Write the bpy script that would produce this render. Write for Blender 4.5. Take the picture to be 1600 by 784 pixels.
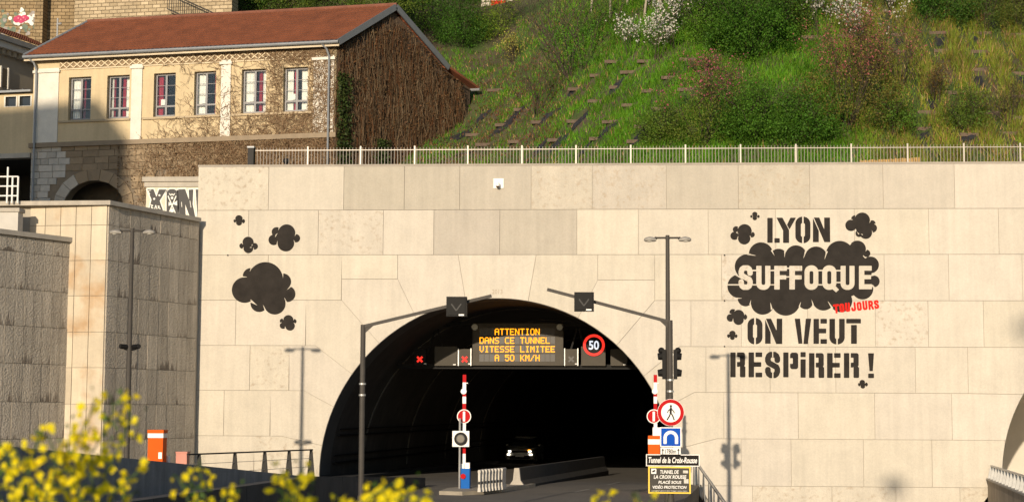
import bpy, math, random
import numpy as np
from mathutils import Vector, Matrix
random.seed(7); RNG = np.random.default_rng(11)
for o in list(bpy.data.objects): bpy.data.objects.remove(o)
scene = bpy.context.scene
col = scene.collection

# ---------------------------------------------------------------- camera
FPX = 2650.0; YAW = math.radians(3.65); PITCH = math.radians(5.31); ROLL = math.radians(0.28)
CAM = Vector((0, -66.0, 2.85))
fw = Vector((-math.sin(YAW)*math.cos(PITCH), math.cos(YAW)*math.cos(PITCH), math.sin(PITCH)))
r0 = Vector((math.cos(YAW), math.sin(YAW), 0)); u0 = r0.cross(fw)
RT = r0*math.cos(ROLL) + u0*math.sin(ROLL); UP = -r0*math.sin(ROLL) + u0*math.cos(ROLL)
cd = bpy.data.cameras.new('camera'); cam = bpy.data.objects.new('camera', cd); col.objects.link(cam)
cam.matrix_world = Matrix(((RT.x, UP.x, -fw.x, CAM.x), (RT.y, UP.y, -fw.y, CAM.y), (RT.z, UP.z, -fw.z, CAM.z), (0, 0, 0, 1)))
cd.sensor_width = 36; cd.lens = FPX/1600*36; cd.clip_end = 2000; cd.clip_start = 0.1
cd.dof.use_dof = True; cd.dof.focus_distance = 66; cd.dof.aperture_fstop = 2.9
scene.camera = cam

# ---------------------------------------------------------------- light
SUN = Vector((0.192, 1.0, -0.222))
el = math.atan2(0.222, math.hypot(0.205, 1.0))
w = bpy.data.worlds.new('World'); scene.world = w; w.use_nodes = True
nt = w.node_tree; sky = nt.nodes.new('ShaderNodeTexSky'); sky.sky_type = 'NISHITA'; sky.sun_disc = False
sky.sun_elevation = el; sky.sun_rotation = math.atan2(-SUN.x, -SUN.y)
sky.air_density = 1.0; sky.dust_density = 0.6; sky.ozone_density = 2.5
bg = nt.nodes['Background']; bg.inputs['Strength'].default_value = 0.125
nt.links.new(sky.outputs[0], bg.inputs[0])
sd = bpy.data.lights.new('sun', 'SUN'); so = bpy.data.objects.new('sun', sd); col.objects.link(so)
sd.energy = 4.9; sd.angle = math.radians(0.53); sd.color = (1.0, 0.845, 0.645)
so.rotation_euler = SUN.to_track_quat('-Z', 'Y').to_euler(); so.location = (-30, -100, 60)
scene.view_settings.view_transform = 'Standard'; scene.view_settings.look = 'None'
scene.view_settings.exposure = 0.0; scene.view_settings.gamma = 1.0

# ---------------------------------------------------------------- helpers
def rayd(x, y): return RT*((x-800)/FPX) + UP*((392-y)/FPX) + fw
def PY(x, y, Y): d = rayd(x, y); return CAM + d*((Y-CAM.y)/d.y)
def PZ(x, y, Z): d = rayd(x, y); return CAM + d*((Z-CAM.z)/d.z)
def PD(x, y, depth): return CAM + rayd(x, y)*depth
def PP(x, y, p0, n): d = rayd(x, y); return CAM + d*((p0-CAM).dot(n)/d.dot(n))

def tag(o, label=None, cat=None, group=None, kind=None):
    if label: o['label'] = label
    if cat: o['category'] = cat
    if group: o['group'] = group
    if kind: o['kind'] = kind
    return o
ORG = {}
def empty(name, loc, label=None, cat=None, group=None):
    o = bpy.data.objects.new(name, None); col.objects.link(o); o.location = Vector(loc); o.empty_display_size = 0.1
    ORG[o.name] = Vector(loc); tag(o, label, cat, group); return o
def rawmesh(name, verts, faces, smooth=False):
    me = bpy.data.meshes.new(name); me.from_pydata([tuple(v) for v in verts], [], faces); me.update()
    if smooth: me.polygons.foreach_set('use_smooth', [True]*len(me.polygons))
    return me
def addobj(name, me, mat, parent=None, loc=None):
    o = bpy.data.objects.new(name, me); col.objects.link(o)
    if mat and not me.materials: me.materials.append(mat)
    if parent: o.parent = parent; ORG[o.name] = ORG.get(parent.name, Vector((0, 0, 0)))
    elif loc is not None: o.location = loc; ORG[o.name] = Vector(loc)
    return o
class MB:
    def __init__(s): s.v = []; s.f = []
    def add(s, vs, fs):
        b = len(s.v); s.v += [Vector(v) for v in vs]; s.f += [tuple(i+b for i in f) for f in fs]; return s
    def box(s, x0, x1, y0, y1, z0, z1):
        return s.add([(x0,y0,z0),(x1,y0,z0),(x1,y1,z0),(x0,y1,z0),(x0,y0,z1),(x1,y0,z1),(x1,y1,z1),(x0,y1,z1)],
            [(0,3,2,1),(4,5,6,7),(0,1,5,4),(1,2,6,5),(2,3,7,6),(3,0,4,7)])
    def hexa(s, c8):   # bottom 4 ccw, top 4
        return s.add(c8, [(0,3,2,1),(4,5,6,7),(0,1,5,4),(1,2,6,5),(2,3,7,6),(3,0,4,7)])
    def obox(s, c, ax, ay, az):
        c, ax, ay, az = Vector(c), Vector(ax), Vector(ay), Vector(az)
        return s.hexa([c-ax-ay-az, c+ax-ay-az, c+ax+ay-az, c-ax+ay-az, c-ax-ay+az, c+ax-ay+az, c+ax+ay+az, c-ax+ay+az])
    def bar(s, p0, p1, w, h, up=(0,0,1)):   # rectangular beam
        p0, p1 = Vector(p0), Vector(p1); d = (p1-p0); L = d.length; d = d/L; a = d.cross(Vector(up)).normalized(); b = a.cross(d)
        return s.obox((p0+p1)/2, d*L/2, a*w/2, b*h/2)
    def tube(s, p0, p1, ra, rb=None, n=10, caps=True):
        rb = ra if rb is None else rb; p0, p1 = Vector(p0), Vector(p1); d = (p1-p0).normalized()
        a = d.orthogonal().normalized(); b = d.cross(a)
        vs = [p0+(a*math.cos(2*math.pi*i/n)+b*math.sin(2*math.pi*i/n))*ra for i in range(n)] + [p1+(a*math.cos(2*math.pi*i/n)+b*math.sin(2*math.pi*i/n))*rb for i in range(n)]
        fs = [(i, (i+1)%n, n+(i+1)%n, n+i) for i in range(n)]
        if caps: fs += [tuple(range(n))[::-1], tuple(range(n, 2*n))]
        return s.add(vs, fs)
    def path(s, pts, r, n=6):
        for a, b in zip(pts, pts[1:]): s.tube(a, b, r, r, n)
        return s
    def disc(s, c, r, thick, nrm=(0,-1,0), n=32, r2=None):
        c = Vector(c); nrm = Vector(nrm).normalized(); return s.tube(c, c+nrm*thick, r, r if r2 is None else r2, n)
    def ring(s, c, ri, ro, thick, nrm=(0,-1,0), n=36):
        c = Vector(c); d = Vector(nrm).normalized(); a = d.orthogonal().normalized(); b = d.cross(a); vs = []
        for rr, k in ((ri,0),(ro,0),(ri,1),(ro,1)):
            vs += [c+d*thick*k+(a*math.cos(2*math.pi*i/n)+b*math.sin(2*math.pi*i/n))*rr for i in range(n)]
        fs = []
        for i in range(n):
            j = (i+1)%n
            fs += [(2*n+i, 3*n+i, 3*n+j, 2*n+j), (n+i, i, j, n+j), (3*n+i, n+i, n+j, 3*n+j), (i, 2*n+i, 2*n+j, j)]
        return s.add(vs, fs)
    def sphere(s, c, rx, ry=None, rz=None, nu=12, nv=8):
        ry = ry or rx; rz = rz or rx; c = Vector(c); vs = [c+Vector((0,0,rz))]; fs = []
        for j in range(1, nv):
            t = math.pi*j/nv
            for i in range(nu): p = 2*math.pi*i/nu; vs.append(c+Vector((rx*math.sin(t)*math.cos(p), ry*math.sin(t)*math.sin(p), rz*math.cos(t))))
        vs.append(c-Vector((0,0,rz))); L = len(vs)-1
        for i in range(nu):
            fs.append((0, 1+i, 1+(i+1)%nu)); fs.append((L, L-nu+(i+1)%nu, L-nu+i))
            for j in range(nv-2): a = 1+j*nu; fs.append((a+i, a+nu+i, a+nu+(i+1)%nu, a+(i+1)%nu))
        return s.add(vs, fs)
    def prism(s, poly, ext):   # poly: list of 3D pts (planar), ext vector
        n = len(poly); ext = Vector(ext); p = [Vector(q) for q in poly]
        return s.add(p+[q+ext for q in p], [tuple(range(n)), tuple(range(2*n-1, n-1, -1))]+[(i, n+i, n+(i+1)%n, (i+1)%n) for i in range(n)])
    def build(s, name, mat, parent=None, loc=None, smooth=False):
        org = ORG.get(parent.name, Vector((0,0,0))) if parent else (Vector(loc) if loc is not None else Vector((0,0,0)))
        me = rawmesh(name, [v-org for v in s.v], s.f, smooth); return addobj(name, me, mat, parent, loc)

def copy_tree(o, parent=None):
    c = o.copy(); col.objects.link(c); c.parent = parent; ORG[c.name] = ORG.get(o.name, Vector((0,0,0)))
    for ch in list(o.children): copy_tree(ch, c)
    return c

# ---------------------------------------------------------------- materials
MATS = {}
def M(name, c=(.5,.5,.5), rough=.75, var=.15, scale=2.0, fine=0, bump=0.0, bscale=30, metal=0, objcol=False, emit=None, estr=1, streak=0, spec=.5, attr=None, trans=0, c2=None, c2scale=1, c2thr=.5, alpha=None):
    if name in MATS: return MATS[name]
    m = bpy.data.materials.new(name); m.use_nodes = True; t = m.node_tree; N = t.nodes; Lk = t.links
    b = N['Principled BSDF']; b.inputs['Roughness'].default_value = rough; b.inputs['Metallic'].default_value = metal
    b.inputs['Specular IOR Level'].default_value = spec
    g = N.new('ShaderNodeNewGeometry')
    if objcol: oi = N.new('ShaderNodeObjectInfo'); base = oi.outputs['Color']
    elif attr: at = N.new('ShaderNodeAttribute'); at.attribute_name = attr; base = at.outputs['Color']
    else: rgb = N.new('ShaderNodeRGB'); rgb.outputs[0].default_value = (*c, 1); base = rgb.outputs[0]
    if c2:
        n = N.new('ShaderNodeTexNoise'); n.inputs['Scale'].default_value = c2scale; n.inputs['Detail'].default_value = 5; Lk.new(g.outputs['Position'], n.inputs['Vector'])
        mr = N.new('ShaderNodeMapRange'); mr.inputs[1].default_value = c2thr-.08; mr.inputs[2].default_value = c2thr+.12; Lk.new(n.outputs['Fac'], mr.inputs[0])
        mx = N.new('ShaderNodeMix'); mx.data_type = 'RGBA'; Lk.new(mr.outputs[0], mx.inputs[0]); Lk.new(base, mx.inputs[6]); mx.inputs[7].default_value = (*c2, 1); base = mx.outputs[2]
    def modulate(base, scale, amt, vec=None, detail=4):
        n = N.new('ShaderNodeTexNoise'); n.inputs['Scale'].default_value = scale; n.inputs['Detail'].default_value = detail; n.inputs['Roughness'].default_value = .6
        Lk.new(vec or g.outputs['Position'], n.inputs['Vector'])
        mr = N.new('ShaderNodeMapRange'); mr.inputs[1].default_value = .25; mr.inputs[2].default_value = .75; mr.inputs[3].default_value = 1-amt; mr.inputs[4].default_value = 1+amt
        Lk.new(n.outputs['Fac'], mr.inputs[0])
        mx = N.new('ShaderNodeVectorMath'); mx.operation = 'SCALE'; Lk.new(base, mx.inputs[0]); Lk.new(mr.outputs[0], mx.inputs['Scale']); return mx.outputs[0]
    if var: base = modulate(base, scale, var)
    if fine: base = modulate(base, scale*14, fine)
    if streak:
        mp = N.new('ShaderNodeMapping'); mp.inputs['Scale'].default_value = (3.5, 3.5, .22); Lk.new(g.outputs['Position'], mp.inputs['Vector']); base = modulate(base, 1.2, streak, mp.outputs[0], 5)
    Lk.new(base, b.inputs['Base Color'])
    if bump:
        n = N.new('ShaderNodeTexNoise'); n.inputs['Scale'].default_value = bscale; n.inputs['Detail'].default_value = 4; Lk.new(g.outputs['Position'], n.inputs['Vector'])
        bp = N.new('ShaderNodeBump'); bp.inputs['Strength'].default_value = 1; bp.inputs['Distance'].default_value = bump; Lk.new(n.outputs['Fac'], bp.inputs['Height']); Lk.new(bp.outputs[0], b.inputs['Normal'])
    if emit: b.inputs['Emission Color'].default_value = (*emit, 1); b.inputs['Emission Strength'].default_value = estr
    if trans:
        tr = N.new('ShaderNodeBsdfTranslucent'); Lk.new(base, tr.inputs['Color']); ms = N.new('ShaderNodeMixShader'); ms.inputs[0].default_value = trans
        Lk.new(b.outputs[0], ms.inputs[1]); Lk.new(tr.outputs[0], ms.inputs[2]); Lk.new(ms.outputs[0], N['Material Output'].inputs['Surface'])
    MATS[name] = m; return m
stone = M('portal_stone', rough=.8, var=.07, scale=1.1, fine=.07, bump=.006, bscale=30, objcol=True, streak=.07)
stone2 = M('pitted_stone', rough=.85, var=.09, scale=1.3, fine=.09, bump=.010, bscale=22, objcol=True, streak=.06, c2=(.40,.33,.25), c2scale=6.0, c2thr=.62)
backing = M('joint_mortar', (.36,.32,.26), var=.1)
paint = M('black_wall_paint', (.026,.022,.019), rough=.8, spec=.15, var=.3, scale=2.5, fine=.1)
redpaint = M('red_spray', (.62,.018,.012), rough=.7, spec=.1, var=.15, scale=6)
def add_stains(m, colr, amt):
    t = m.node_tree; N = t.nodes; b = N['Principled BSDF']; src = b.inputs['Base Color'].links[0].from_socket; tc = N.new('ShaderNodeTexCoord'); sp = N.new('ShaderNodeSeparateXYZ'); t.links.new(tc.outputs['Generated'], sp.inputs[0])
    g_ = N.new('ShaderNodeNewGeometry'); mp = N.new('ShaderNodeMapping'); mp.inputs['Scale'].default_value = (4.5,4.5,.35); t.links.new(g_.outputs['Position'], mp.inputs[0]); n = N.new('ShaderNodeTexNoise'); n.inputs['Scale'].default_value = 1; n.inputs['Detail'].default_value = 5; n.inputs['Roughness'].default_value = .65; t.links.new(mp.outputs[0], n.inputs['Vector'])
    r = N.new('ShaderNodeMapRange'); r.inputs[1].default_value = .44; r.inputs[2].default_value = .74; r.inputs[3].default_value = .0; r.inputs[4].default_value = .55; t.links.new(n.outputs['Fac'], r.inputs[0])
    sb = N.new('ShaderNodeMath'); sb.operation = 'SUBTRACT'; t.links.new(r.outputs[0], sb.inputs[0]); t.links.new(sp.outputs['Z'], sb.inputs[1]); r2 = N.new('ShaderNodeMapRange'); r2.inputs[1].default_value = -.03; r2.inputs[2].default_value = .12; t.links.new(sb.outputs[0], r2.inputs[0]); oi = N.new('ShaderNodeObjectInfo'); r3 = N.new('ShaderNodeMapRange'); r3.inputs[1].default_value = .35; r3.inputs[2].default_value = .95; r3.inputs[4].default_value = amt; t.links.new(oi.outputs['Random'], r3.inputs[0]); t.links.new(r3.outputs[0], r2.inputs[4])
    mx = N.new('ShaderNodeMix'); mx.data_type = 'RGBA'; t.links.new(r2.outputs[0], mx.inputs[0]); t.links.new(src, mx.inputs[6]); mx.inputs[7].default_value = (*colr, 1); t.links.new(mx.outputs[2], b.inputs['Base Color'])
conc = M('rough_concrete', rough=.95, var=.10, scale=1.2, fine=.16, bump=.05, bscale=14, objcol=True, streak=.22)
add_stains(conc, (.10,.075,.055), .8)
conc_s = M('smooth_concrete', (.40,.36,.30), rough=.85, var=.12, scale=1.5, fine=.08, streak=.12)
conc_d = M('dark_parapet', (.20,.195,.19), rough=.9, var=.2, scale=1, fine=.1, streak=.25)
conc_soot_shade = M('soot_shade_concrete', (.045,.041,.038), rough=.9, var=.25, scale=1.2, fine=.1, streak=.25)  # soot tone for tunnel kerbs; stands in for shade on the low barrier
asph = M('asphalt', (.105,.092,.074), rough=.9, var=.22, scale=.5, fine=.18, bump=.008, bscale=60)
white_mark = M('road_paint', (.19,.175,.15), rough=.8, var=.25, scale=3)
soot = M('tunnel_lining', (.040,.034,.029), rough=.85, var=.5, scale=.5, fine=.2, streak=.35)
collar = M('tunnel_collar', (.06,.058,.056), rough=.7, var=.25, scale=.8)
black = M('black_metal', (.010,.0095,.009), rough=.6, var=.1, spec=.15)
dgrey = M('dark_grey_metal', (.026,.024,.022), rough=.6, var=.12, scale=4, spec=.2)
pole_m = M('painted_pole', (.062,.055,.048), rough=.6, var=.12, scale=3, spec=.2)
galv = M('galvanised', (.42,.41,.39), rough=.45, var=.15, scale=5, metal=.5)
white = M('white_paint', (.78,.76,.72), rough=.5, var=.05)
red = M('red_paint', (.43,.008,.010), rough=.6, var=.08, spec=.08)
blue = M('blue_paint', (.010,.11,.40), rough=.6, var=.08, spec=.1)
signblue = M('sign_blue', (.004,.072,.42), rough=.6, var=.03, spec=.08)
orange = M('orange_paint', (.68,.10,.006), rough=.6, var=.08, spec=.1)
salmon = M('salmon_paint', (.55,.22,.16), rough=.6, var=.1)
signblk = M('sign_black', (.012,.010,.009), rough=.6, var=.05, spec=.1)
signgrey = M('sign_grey', (.058,.053,.044), rough=.6, var=.1, spec=.15)
yellow = M('yellow_paint', (.80,.55,.03), rough=.5, var=.05)
ledamber = M('led_amber', (.1,.05,0), emit=(1.0,.34,.006), estr=2.4, var=0)
ledred = M('led_red', (.2,.01,.01), emit=(1.0,.035,.02), estr=1.2, var=0)
ledwhite = M('led_white', (.2,.2,.2), emit=(.85,.92,1.0), estr=1.0, var=0)
panelgrey = M('panel_grey', (.080,.071,.058), rough=.7, var=.1, spec=.15)
modgrey = M('led_module', (.042,.037,.032), rough=.5, var=.1)
glass = M('window_glass', (.03,.035,.04), rough=.12, var=0, spec=.5)
zinc = M('zinc', (.24,.25,.26), rough=.5, var=.12, scale=3, metal=.3)

# ---------------------------------------------------------------- text helpers
def text_mesh(txt, bold=0.0, shear=0.0, spacing=1.0):
    cu = bpy.data.curves.new('txt', 'FONT'); cu.body = txt; cu.offset = bold; cu.shear = shear; cu.space_character = spacing; cu.resolution_u = 3
    o = bpy.data.objects.new('txt', cu); col.objects.link(o); bpy.context.view_layer.update()
    me = bpy.data.meshes.new_from_object(o.evaluated_get(bpy.context.evaluated_depsgraph_get()))
    vs = np.array([v.co[:2] for v in me.vertices]); fs = [tuple(p.vertices) for p in me.polygons]
    bpy.data.objects.remove(o); bpy.data.curves.remove(cu); bpy.data.meshes.remove(me); return vs, fs
def text_on(name, txt, fmap, mat, parent, **k):
    """fmap maps unit square (0..1,0..1; v up) to world"""
    vs, fs = text_mesh(txt, **k); mn = vs.min(0); mx = vs.max(0); q = (vs-mn)/(mx-mn)
    mb = MB(); mb.add([fmap(a, b) for a, b in q], fs); return mb.build(name, mat, parent)
def rectmap(x0, x1, y, z0, z1): return lambda a, b: Vector((x0+(x1-x0)*a, y, z0+(z1-z0)*b))

# ---------------------------------------------------------------- signed-distance shapes (mural lettering), in photo pixels
def sd_poly(X, Y, pts):
    pts = np.array(pts, float); d = np.full(X.shape, 1e9); s = np.zeros(X.shape, bool); n = len(pts)
    for i in range(n):
        a = pts[i]; b = pts[(i+1)%n]; e = b-a; wx, wy = X-a[0], Y-a[1]
        t = np.clip((wx*e[0]+wy*e[1])/(e@e), 0, 1); d = np.minimum(d, (wx-e[0]*t)**2+(wy-e[1]*t)**2)
        if a[1] != b[1]:
            c = ((a[1] <= Y) != (b[1] <= Y)); xi = a[0]+(Y-a[1])/(b[1]-a[1])*e[0]; s ^= c & (X < xi)
    d = np.sqrt(d); return np.where(s, -d, d)
def sd_circ(X, Y, c, r): return np.hypot(X-c[0], Y-c[1])-r
def sd_rbox(X, Y, x0, y0, x1, y1, r=1.0):
    qx = np.abs(X-(x0+x1)/2)-(x1-x0)/2+r; qy = np.abs(Y-(y0+y1)/2)-(y1-y0)/2+r
    return np.hypot(np.maximum(qx,0), np.maximum(qy,0))+np.minimum(np.maximum(qx,qy),0)-r
def sd_line(X, Y, pts, w):
    d = np.full(X.shape, 1e9)
    for a, b in zip(pts, pts[1:]):
        ex, ey = b[0]-a[0], b[1]-a[1]; t = np.clip(((X-a[0])*ex+(Y-a[1])*ey)/(ex*ex+ey*ey+1e-9), 0, 1); d = np.minimum(d, np.hypot(X-a[0]-ex*t, Y-a[1]-ey*t))
    return d-w/2
def march(F, xs, ys, fmap):
    """filled contour F<0 -> verts, faces; full cells are merged into row strips"""
    vs = []; fs = []; idx = {}
    def V(x, y):
        k = (round(x, 4), round(y, 4))
        if k not in idx: idx[k] = len(vs); vs.append(fmap(x, y))
        return idx[k]
    ny, nx = F.shape; ins = F < 0
    cnt = ins[:-1,:-1].astype(int)+ins[1:,:-1]+ins[:-1,1:]+ins[1:,1:]
    for j in range(ny-1):
        i = 0
        while i < nx-1:
            c = cnt[j, i]
            if c == 0: i += 1; continue
            if c == 4:
                k = i
                while k+1 < nx-1 and cnt[j, k+1] == 4: k += 1
                fs.append((V(xs[i], ys[j]), V(xs[k+1], ys[j]), V(xs[k+1], ys[j+1]), V(xs[i], ys[j+1]))); i = k+1; continue
            cs = [(i,j),(i+1,j),(i+1,j+1),(i,j+1)]; poly = []
            for a in range(4):
                (ai, aj), (bi, bj) = cs[a], cs[(a+1)%4]; fa, fb = F[aj,ai], F[bj,bi]
                if fa < 0: poly.append(V(xs[ai], ys[aj]))
                if (fa < 0) != (fb < 0):
                    t = fa/(fa-fb); poly.append(V(xs[ai]+(xs[bi]-xs[ai])*t, ys[aj]+(ys[bj]-ys[aj])*t))
            q = []
            for p in poly:
                if p not in q: q.append(p)
            if len(q) >= 3: fs.append(tuple(q))
            i += 1
    return vs, fs
def paint_shape(name, fn, bbox, mat, parent, step=.7, fmap=None):
    x0, y0, x1, y1 = bbox; xs = np.arange(x0, x1+step, step); ys = np.arange(y0, y1+step, step); X, Y = np.meshgrid(xs, ys)
    vs, fs = march(fn(X, Y), xs, ys, fmap); mb = MB(); mb.add(vs, fs); return mb.build(name, mat, parent)
def cloud_fn(lobes, body=None, notch=.32):
    cx = np.mean([l[0] for l in lobes]); cy = np.mean([l[1] for l in lobes])
    ls = sorted(lobes, key=lambda l: math.atan2(l[1]-cy, l[0]-cx))
    tri = []
    for a, b in zip(ls, ls[1:]+ls[:1]):
        dx, dy = b[0]-a[0], b[1]-a[1]; d = math.hypot(dx, dy)
        if d < 1e-6 or d >= a[2]+b[2] or d <= abs(a[2]-b[2]): continue
        t = (a[2]**2-b[2]**2+d*d)/(2*d); h = math.sqrt(max(a[2]**2-t*t, 0))
        c = [(a[0]+dx*t/d+s*h*dy/d, a[1]+dy*t/d-s*h*dx/d) for s in (1,-1)]
        p = max(c, key=lambda q: (q[0]-cx)**2+(q[1]-cy)**2); r = min(a[2], b[2])
        ix, iy = cx-p[0], cy-p[1]; n = math.hypot(ix, iy); ix, iy = ix/n, iy/n
        # a crescent notch that follows the rounder lobe
        big = a if a[2] >= b[2] else b; tx, ty = -(p[1]-big[1]), (p[0]-big[0]); m = math.hypot(tx, ty); tx, ty = tx/m, ty/m
        if tx*ix+ty*iy < 0: tx, ty = -tx, -ty
        L = r*notch*1.9; wd = max(.8, r*.085); e = (p[0]+tx*L+ix*L*.15, p[1]+ty*L+iy*L*.15)
        o = (p[0]-ix*r*.15, p[1]-iy*r*.15); tri.append([(o[0]-ty*wd, o[1]+tx*wd), (o[0]+ty*wd, o[1]-tx*wd), e])
    def fn(X, Y):
        F = np.full(X.shape, 1e9)
        for l in lobes: F = np.minimum(F, sd_circ(X, Y, l[:2], l[2]))
        if body: F = np.minimum(F, sd_poly(X, Y, body))
        for t in tri: F = np.maximum(F, -sd_poly(X, Y, t))
        return F
    x0 = min(l[0]-l[2] for l in lobes)-2; x1 = max(l[0]+l[2] for l in lobes)+2; y0 = min(l[1]-l[2] for l in lobes)-2; y1 = max(l[1]+l[2] for l in lobes)+2
    return fn, (x0, y0, x1, y1)

# ================================================================ SETTING
# ground far below and around, road deck, tunnel
def RZ(y): return -.0112*max(0., y)        # the road falls gently inside the tunnel
AX = 0.10                                   # tunnel axis: x shift per metre of depth
A1 = (-4.779, 0.231, 6.91); A2 = (20.577, 0.380, 6.093)   # portal arches: centre x, centre z, radius
g = MB(); g.add([(-900,-900,-3.2),(900,-900,-3.2),(900,900,-3.2),(-900,900,-3.2)], [(0,1,2,3)])
tag(g.build('ground', M('earth', (.13,.11,.08), var=.3, scale=.3, bump=.03, bscale=3)), kind='structure')
g = MB()
g.hexa([(-34,-58,-3.1),(1.2,-58,-3.1),(1.78,-14,-3.1),(-34,-14,-3.1),(-34,-58,0),(1.2,-58,0),(1.78,-14,0),(-34,-14,0)])
g.hexa([(-34,-14,-3.1),(1.78,-14,-3.1),(3.1,-.06,-3.1),(-34,-.06,-3.1),(-34,-14,0),(1.78,-14,0),(3.1,-.06,0),(-34,-.06,0)])
xl, xr = A1[0]-A1[2]-.5, A1[0]+A1[2]+.5
g.hexa([(xl,-.06,-.5),(xr,-.06,-.5),(xr+AX*130,130,-2.5),(xl+AX*130,130,-2.5),(xl,-.06,0),(xr,-.06,0),(xr+AX*130,130,RZ(130)),(xl+AX*130,130,RZ(130))])
tag(g.build('road', asph), kind='structure')
g = MB()
g.hexa([(-40,-90,-3.1),(30,-90,-3.1),(30,-60.6,-3.1),(-40,-60.6,-3.1),(-40,-90,1.2),(30,-90,1.2),(30,-62.5,1.2),(-40,-62.5,1.2)])
tag(g.build('embankment', M('bank_soil', (.10,.09,.05), var=.3, scale=1, bump=.03, bscale=6)), kind='structure')
g = MB(); g.hexa([(4.4,-30,-3.15),(40,-30,-3.15),(40,-.02,-3.15),(4.4,-.02,-3.15),(4.4,-30,-3.0),(40,-30,-3.0),(40,-.02,-3.0),(4.4,-.02,-3.0)])
tag(g.build('lower_pavement', M('paving', (.30,.26,.21), var=.15, scale=1)), kind='structure')
# lane markings leading into the tunnel
g = MB()
for k in (1, 2):
    y0 = -13+k*6; g.add([(.186*y0-.35+x, y, .004) for x, y in ((0,y0),(.14,y0),(.14+.186*2.6,y0+2.6),(.186*2.6,y0+2.6))], [(0,1,2,3)])

mk = g.build('lane_marking', white_mark); tag(mk, kind='structure')

# ---- portal wall
ROWZ = [12.357,10.618,8.846,7.06,5.278,3.52,1.75,-.04,-1.8,-3.1]
XL, XR = -16.72, 34.0
def arcpts(c, a0, a1, n): return [(c[0]+c[2]*math.cos(a0+(a1-a0)*i/n), c[1]+c[2]*math.sin(a0+(a1-a0)*i/n)) for i in range(n+1)]
portal = MB()
def arch_notch(c):
    p = [(c[0]+c[2], -3.1)]+arcpts(c, 0, math.pi, 48)+[(c[0]-c[2], -3.1)]; return p
outl = [(XL,-3.1),(XL,12.357),(XR,12.357),(XR,-3.1)]+arch_notch(A2)+arch_notch(A1)
portal.prism([(x, 0.0, z) for x, z in outl], (0, .9, 0))
pw = portal.build('portal_wall', backing, loc=(XL, .45, -3.1))
tag(pw, 'tall pale stone wall with arched road tunnel mouth and black painted slogan', 'wall')
cp = MB(); cp.box(XL-.03, XR, -.02, .95, 12.36, 12.44); cp.build('coping', M('coping_grey', (.33,.29,.24), var=.15, scale=2), pw)

def clip_out(poly, c):
    """polygon minus disc (one inside run), boundary replaced by the arc"""
    d = []
    for (a, b) in zip(poly, poly[1:]+poly[:1]):
        for k in range(40): t = k/40; d.append((a[0]+(b[0]-a[0])*t, a[1]+(b[1]-a[1])*t, k == 0))
    ins = [math.hypot(p[0]-c[0], p[1]-c[1]) < c[2] and p[1] > c[1]-.0 or (abs(p[0]-c[0]) < c[2] and p[1] <= c[1]) for p in d]
    if not any(ins): return poly
    if all(ins): return None
    n = len(d); st = next(i for i in range(n) if ins[i-1] and not ins[i]); out = []
    for k in range(n):
        i = (st+k)%n
        if ins[i]: break
        if d[i][2] or k == 0 or ins[(i+1)%n]: out.append(d[i][:2])
    def snap(p):
        if p[1] <= c[1]: return (c[0]+math.copysign(c[2], p[0]-c[0]), p[1])
        a = math.atan2(p[1]-c[1], p[0]-c[0]); return (c[0]+c[2]*math.cos(a), c[1]+c[2]*math.sin(a))
    out[0] = snap(out[0]); out[-1] = snap(out[-1]); e, s = out[-1], out[0]
    def ang(p): return max(0., min(math.pi, math.atan2(p[1]-c[1], p[0]-c[0]))) if p[1] > c[1] else (0. if p[0] > c[0] else math.pi)
    ae, as_ = ang(e), ang(s); m = max(2, int(abs(ae-as_)/.05)); out += arcpts(c, ae, as_, m)[(0 if e[1] < c[1] else 1):(None if s[1] < c[1] else -1)]
    return out
def inset(poly, g):
    n = len(poly); A = sum(poly[i][0]*poly[(i+1)%n][1]-poly[(i+1)%n][0]*poly[i][1] for i in range(n)); sg = 1 if A > 0 else -1; out = []
    for i in range(n):
        p0, p1, p2 = poly[i-1], poly[i], poly[(i+1)%n]
        e1 = (p1[0]-p0[0], p1[1]-p0[1]); e2 = (p2[0]-p1[0], p2[1]-p1[1]); l1 = math.hypot(*e1) or 1e-6; l2 = math.hypot(*e2) or 1e-6
        n1 = (-e1[1]/l1*sg, e1[0]/l1*sg); n2 = (-e2[1]/l2*sg, e2[0]/l2*sg); k = 1+n1[0]*n2[0]+n1[1]*n2[1]
        if k < .2: k = .2
        out.append((p1[0]+(n1[0]+n2[0])/k*g, p1[1]+(n1[1]+n2[1])/k*g))
    return out
def wpt(x, y):
    p = PY(x, y, 0); z = min(ROWZ, key=lambda r: abs(r-p.z)); return (p.x, z if abs(z-p.z) < .16 else p.z)
def block(poly, tone=None):
    for c in (A1, A2):
        poly = clip_out(poly, c)
        if not poly: return
    q = inset(poly, .0075); d = -.045+random.uniform(-.003, .003)
    mb = MB(); mb.prism([(x, d, z) for x, z in q], (0, .06, 0)); o = mb.build('stone_block', stone2 if random.random() < .22 else stone, pw)
    v = random.uniform(.96, 1.03); wm = random.uniform(-.008, .008)
    b = {None: (.528,.478,.398), 'grey': (.418,.376,.312), 'mid': (.462,.416,.345)}[tone]
    o.color = (b[0]*v, b[1]*v, (b[2]+wm)*v, 1)
def rowblocks(r, pxs, tones=None):
    z1, z0 = ROWZ[r], ROWZ[r+1]; zm = (z1+z0)/2
    ym = {0:294,1:363,2:434,3:505,4:577,5:648,6:722,7:795}[r]
    xs = [PY(p, ym, 0).x for p in pxs]
    if pxs[0] < 315: xs[0] = XL
    for i, (a, b) in enumerate(zip(xs, xs[1:])): block([(a,z0),(b,z0),(b,z1),(a,z1)], (tones or {}).get(i))
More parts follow.
